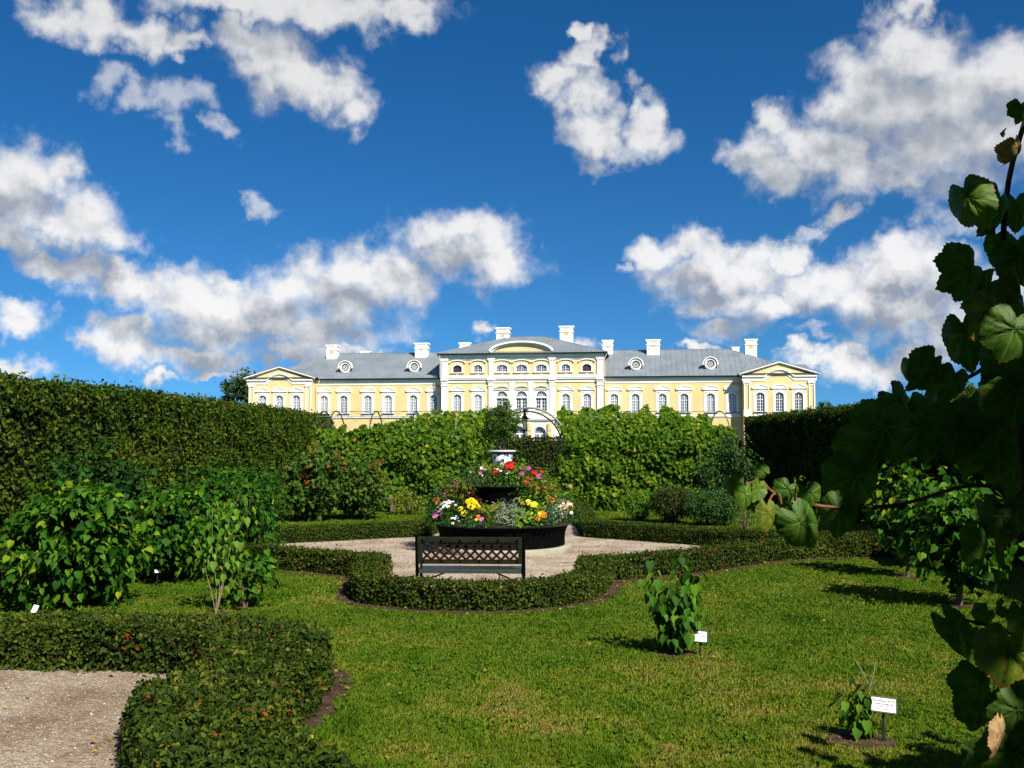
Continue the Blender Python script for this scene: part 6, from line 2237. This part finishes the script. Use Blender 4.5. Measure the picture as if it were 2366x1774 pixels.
VL = [
    # upper column
    (2352, 345, 1.75, 60, -20, 30, 20, 'vine_dry', 4, True, 1.3), (2362, 250, 1.8, 60, 10, 20, 0, 'vine_leaf', 1, False, 1.0), (2318, 305, 1.85, 22, 60, 40, 30, 'vine_bright', 2, False, 1.0),
    (2236, 455, 1.80, 104, -28, -48, -8, 'vine_bright', 1, .11, 1.42), (2310, 478, 1.86, 118, 22, 30, 10, 'vine_leaf', 1, False, 1.1), (2352, 480, 1.95, 90, 0, 10, 0, 'vine_leaf', 0, False, 1.1),
    (2300, 560, 1.9, 90, 10, 20, 10, 'vine_leaf', 2, False, 1.0), (2352, 590, 1.85, 110, -10, -20, 0, 'vine_leaf', 0, False, 1.1),
    (2240, 625, 1.75, 138, 55, 15, 5, 'vine_leaf', 1, False, .92), (2285, 668, 1.80, 105, 30, 20, 10, 'vine_leaf', 2, False, 1.0), (2350, 660, 1.7, 80, -10, 35, 0, 'vine_rusty', 1, False, 1.5),
    (2300, 735, 1.72, 150, 60, 25, -10, 'vine_rusty', 0, .085, .95), (2345, 760, 1.68, 140, 20, 0, 0, 'vine_leaf', 0, False, 1.0),
    (2228, 775, 1.85, 96, -8, -30, 0, 'vine_leaf', 1, False, 1.55), (2150, 850, 1.80, 102, 30, 25, 12, 'vine_leaf', 3, True, 1.15), (2108, 848, 1.83, 58, -15, -30, 0, 'vine_rusty', 4, True, 1.3),
    (2205, 880, 1.82, 95, 20, 10, 10, 'vine_leaf', 1, False, 1.0), (2312, 830, 1.78, 90, 5, -30, 0, 'vine_leaf', 0, False, 1.7), (2350, 900, 1.72, 150, 0, 10, 0, 'vine_leaf', 0, False, 1.1),
    # dark spray over the hedge
    (1998, 945, 1.86, 46, -40, -30, 10, 'vine_bright', 2, 0.1, 1.2), (2045, 985, 1.90, 150, 15, 10, 0, 'vine_leaf', 0, False, 1.0), (2130, 985, 1.95, 150, -20, 0, 0, 'vine_leaf', 1, False, 1.0),
    (2215, 985, 1.88, 150, 10, 0, 0, 'vine_leaf', 0, False, 1.0), (2300, 1000, 1.9, 160, -10, 0, 0, 'vine_leaf', 0, False, 1.0), (1992, 1035, 2.0, 120, 40, 10, 0, 'vine_leaf', 0, False, 1.0),
    (2080, 1025, 2.05, 110, 0, 0, 0, 'vine_leaf', 1, False, .8), (2260, 1030, 2.0, 130, 20, 10, 0, 'vine_leaf', 0, False, 1.0), (2345, 1080, 2.0, 120, 0, 0, 0, 'vine_leaf', 1, False, 1.0),
    (1976, 1100, 1.95, 140, 10, 10, 0, 'vine_leaf', 0, False, 1.0), (1941, 1180, 1.9, 86, 5, -10, 0, 'vine_leaf', 1, False, 1.3), (1850, 1205, 1.82, 96, -35, 10, 0, 'vine_leaf', 1, False, 1.35),
    (1808, 1190, 1.84, 56, 20, 40, 0, 'vine_leaf', 0, False, 1.3),
    # bright end of the shoot
    (1692, 1118, 1.80, 46, -15, -35, 0, 'vine_bright', 1, .13, 1.35), (1722, 1142, 1.76, 42, 5, 10, 0, 'vine_bright', 1, .13, 1.6), (1750, 1128, 1.78, 46, 25, 30, 0, 'vine_bright', 2, .12, 1.3),
    (1764, 1088, 1.80, 36, 140, 10, 0, 'vine_bright', 0, 0.13, 1.0), (1774, 1184, 1.77, 52, 0, 20, 0, 'vine_rusty', 0, .07, 1.5), (1822, 1130, 1.82, 62, 30, 10, 0, 'vine_leaf', 1, False, .9),
    (1874, 1138, 1.86, 62, -20, 10, 0, 'vine_leaf', 0, False, .9),
    # right middle
    (2332, 1128, 1.75, 44, 0, 20, 10, 'vine_bright', 2, True, 1.0), (2318, 1192, 1.80, 96, 0, -20, 0, 'vine_leaf', 1, False, 1.3), (2284, 1178, 1.84, 52, -30, -40, 0, 'vine_bright', 1, True, 1.8),
    (2357, 1208, 1.72, 40, -10, 50, 0, 'vine_bright', 1, False, 1.8), (2302, 1268, 1.76, 50, -12, 45, 0, 'vine_rusty', 2, 0.1, 2.3), (2266, 1250, 1.82, 78, 0, 20, 0, 'vine_leaf', 1, False, 1.8),
    # lower right
    (2204, 1455, 1.62, 70, -38, -30, 0, 'vine_leaf', 3, False, 2.1), (2236, 1495, 1.60, 72, -25, 35, 0, 'vine_bright', 2, 0.1, 1.8), (2264, 1490, 1.64, 46, 0, -50, 0, 'vine_leaf', 1, False, 2.3),
    (2330, 1505, 1.50, 138, 10, -15, 0, 'vine_rusty', 0, 0.12, 1.1), (2270, 1572, 1.56, 126, -12, 12, 0, 'vine_leaf', 1, False, 1.05), (2262, 1632, 1.60, 104, 10, 10, 0, 'vine_leaf', 0, False, 1.0),
    (2222, 1632, 1.66, 30, -20, 20, 0, 'vine_bright', 1, True, 2.0), (2312, 1692, 1.50, 62, 15, 40, 0, 'vine_dry', 3, 0.1, 1.7), (2280, 1420, 1.66, 56, 40, 10, 0, 'vine_leaf', 1, False, 1.0),
    (2312, 1404, 1.68, 46, 60, 20, 0, 'vine_leaf', 2, False, .8), (2362, 1425, 1.58, 70, 0, 20, 0, 'vine_leaf', 0, False, 1.3), (2350, 1640, 1.55, 120, 10, 0, 0, 'vine_leaf', 0, False, 1.1),
    (2345, 1740, 1.5, 150, -10, 0, 0, 'vine_leaf', 0, False, 1.1), (2290, 1760, 1.56, 110, 20, 10, 0, 'vine_leaf', 1, False, 1.2), (2390, 1560, 1.6, 120, 0, 0, 0, 'vine_leaf', 0, False, 1.0),
    (2340, 1590, 1.62, 60, 10, 10, 0, 'vine_rusty', 3, False, 1.0),
]
for v in VL:
    vleaf(*v)
# leaves filling the shaded column behind them
for k in range(22):
    y = random.choice((random.uniform(860, 1030), random.uniform(560, 1000), random.uniform(1600, 1790)))
    x = random.uniform(2325, 2440) if not 880 < y < 1010 else random.uniform(2060, 2440)
    vleaf(x, y, random.uniform(2.05, 2.3), random.uniform(85, 125), random.uniform(-50, 50), random.uniform(-25, 25), random.uniform(-15, 15), 'vine_leaf', random.choice((0, 0, 1)))

for k in range(70):
    y = random.uniform(-200, 3000)
    vleaf(random.uniform(2440, 2760), y, random.uniform(1.75, 2.3), random.uniform(90, 135), random.uniform(-50, 50), random.uniform(-40, 40), random.uniform(-20, 20), random.choice(('vine_leaf', 'vine_leaf', 'vine_bright')), random.choice((0, 1, 1, 2)))


def cane(px_, r0, mat='cane_dark'):
    pts = [at(x, y, D) - VO for x, y, D in px_]
    # rounded path
    sm = []
    for i in range(len(pts) - 1):
        a, b_ = pts[i], pts[i + 1]
        p0, p3 = pts[max(i - 1, 0)], pts[min(i + 2, len(pts) - 1)]
        for t in (0, .25, .5, .75):
            sm.append(.5 * ((2 * a) + (b_ - p0) * t + (2 * p0 - 5 * a + 4 * b_ - p3) * t * t + (3 * a - p0 - 3 * b_ + p3) * t ** 3))
    sm.append(pts[-1])
    n = len(sm)
    MB().tube(sm, [r0 * (1 - .55 * i / n) for i in range(n)], 7).build('cane', M[mat], vine, True)


cane([(2520, 3705, 1.8), (2470, 2700, 1.78), (2420, 1900, 1.75), (2385, 1500, 1.75), (2370, 1150, 1.85), (2345, 820, 1.88), (2318, 620, 1.9), (2330, 420, 1.9), (2376, 250, 1.9), (2420, 60, 1.95), (2470, -250, 2.0), (2540, -600, 1.9)], .008)
cane([(2372, 1150, 1.87), (2250, 1120, 1.9), (2080, 1165, 1.93), (1930, 1172, 1.90), (1837, 1156, 1.86), (1790, 1140, 1.83), (1762, 1112, 1.82), (1745, 1085, 1.81)], .0042, 'cane')
cane([(2355, 800, 1.9), (2300, 830, 1.9), (2255, 862, 1.88), (2180, 900, 1.85)], .006)
cane([(2372, 1480, 1.7), (2310, 1452, 1.68), (2262, 1440, 1.66), (2230, 1432, 1.66)], .004, 'cane')
cane([(2350, 1240, 1.78), (2330, 1228, 1.76), (2380, 1250, 1.72)], .004, 'cane')
cane([(2345, 630, 1.9), (2330, 600, 1.86), (2352, 640, 1.82), (2358, 690, 1.8)], .0025)
for a, b_ in (((1762, 1112), (1722, 1120)), ((1762, 1112), (1764, 1095)), ((1800, 1142), (1806, 1165)), ((1837, 1156), (1840, 1120)), ((1790, 1140), (1776, 1160))):
    cane([(*a, 1.82), ((a[0] + b_[0]) / 2, (a[1] + b_[1]) / 2 - 4, 1.81), (*b_, 1.80)], .0025, 'cane')

# unseen rest of the vine on its pergola, added to shade the near leaves
perg = empty('vine_pergola', (0, 0, 0), 0, 'unseen green metal pergola posts carrying the shade canopy of the near grape vine', 'pergola')
for (x, y) in ((4.1, 4.0), (2.9, .6), (2.9, -2.6), (-2.9, .6), (-2.9, -2.6)):
    MB().tube([(x, y, 0), (x, y, 2.9)], .03, 8).build('post', M['rail'], perg)
for y in (.6, -2.6):
    MB().tube([(-2.9, y, 2.9)] + [(-2.9 * math.cos(a), y, 2.9 + 1.0 * math.sin(a)) for a in np.linspace(.1, math.pi - .1, 11)] + [(2.9, y, 2.9)], .025, 7).build('arch_rib', M['rail'], perg)
MB().tube([(4.1, 4.0, 2.9), (2.9, -2.6, 2.9)], .022, 7).build('rail', M['rail'], perg)
sun_n = np.array(SUN)
pts = []
n = 26000                      # unseen leafy roof over and behind the camera, added to block the sun
c_ = np.stack([-2.6 + 6.2 * rng.random(n), -8.0 + 9.5 * rng.random(n), 2.95 + .95 * rng.random(n)], 1)
pts.append(c_)
n = 12000                      # unseen leafy side beside the camera, added to darken the leaves in view
c_ = np.stack([1.75 + 1.5 * rng.random(n), -8.0 + 10.0 * rng.random(n), .1 + 3.2 * rng.random(n)], 1)
pts.append(c_)
n = 9000  # unseen leafy side opposite, added to cut the sky light
c_ = np.stack([-3.3 + .9 * rng.random(n), -8.0 + 8.6 * rng.random(n), .1 + 3.2 * rng.random(n)], 1)
pts.append(c_)
n = 5000                       # vine round the next post, throws its shade on the lawn
c_ = np.stack([4.15 + rng.normal(size=n) * .42, 4.0 + rng.normal(size=n) * .42, .15 + 2.1 * rng.random(n)], 1)
pts.append(c_)
C_ = np.concatenate(pts)
# stay clear of the open view
ahead = C_[:, 1] > .2
lim = np.abs(C_[:, 0]) / np.maximum(C_[:, 1], .05)
C_ = C_[~(ahead & (lim < .60) & (C_[:, 2] < 2.1 + C_[:, 1] * .62))]
# gaps cut in the added canopy along the sun rays of leaves chosen as lit
for q, gap in LIT:
    d = C_ - np.array(q)
    t = d @ sun_n
    off = np.linalg.norm(d - t[:, None] * sun_n, axis=1)
    C_ = C_[~((t > 0) & (off < gap))]
n = len(C_)
V, F_, tn = leaves(C_, np.stack([rng.normal(size=n) * .5, rng.normal(size=n) * .5, -np.ones(n)], 1), unit(rng.normal(size=(n, 3)) * .7 + sun_n * 1.2), .17 * (.75 + .5 * rng.random(n)), T_OVAL, rng.random(n) * .8, 1.7)
o = link('shade_canopy', np_mesh('shade_canopy', V - np.array(VO), F_, M['vine_far'], tn), vine)
o['kind'] = 'stuff'

grass()
weeds()
pebbles()
fallen_leaves()
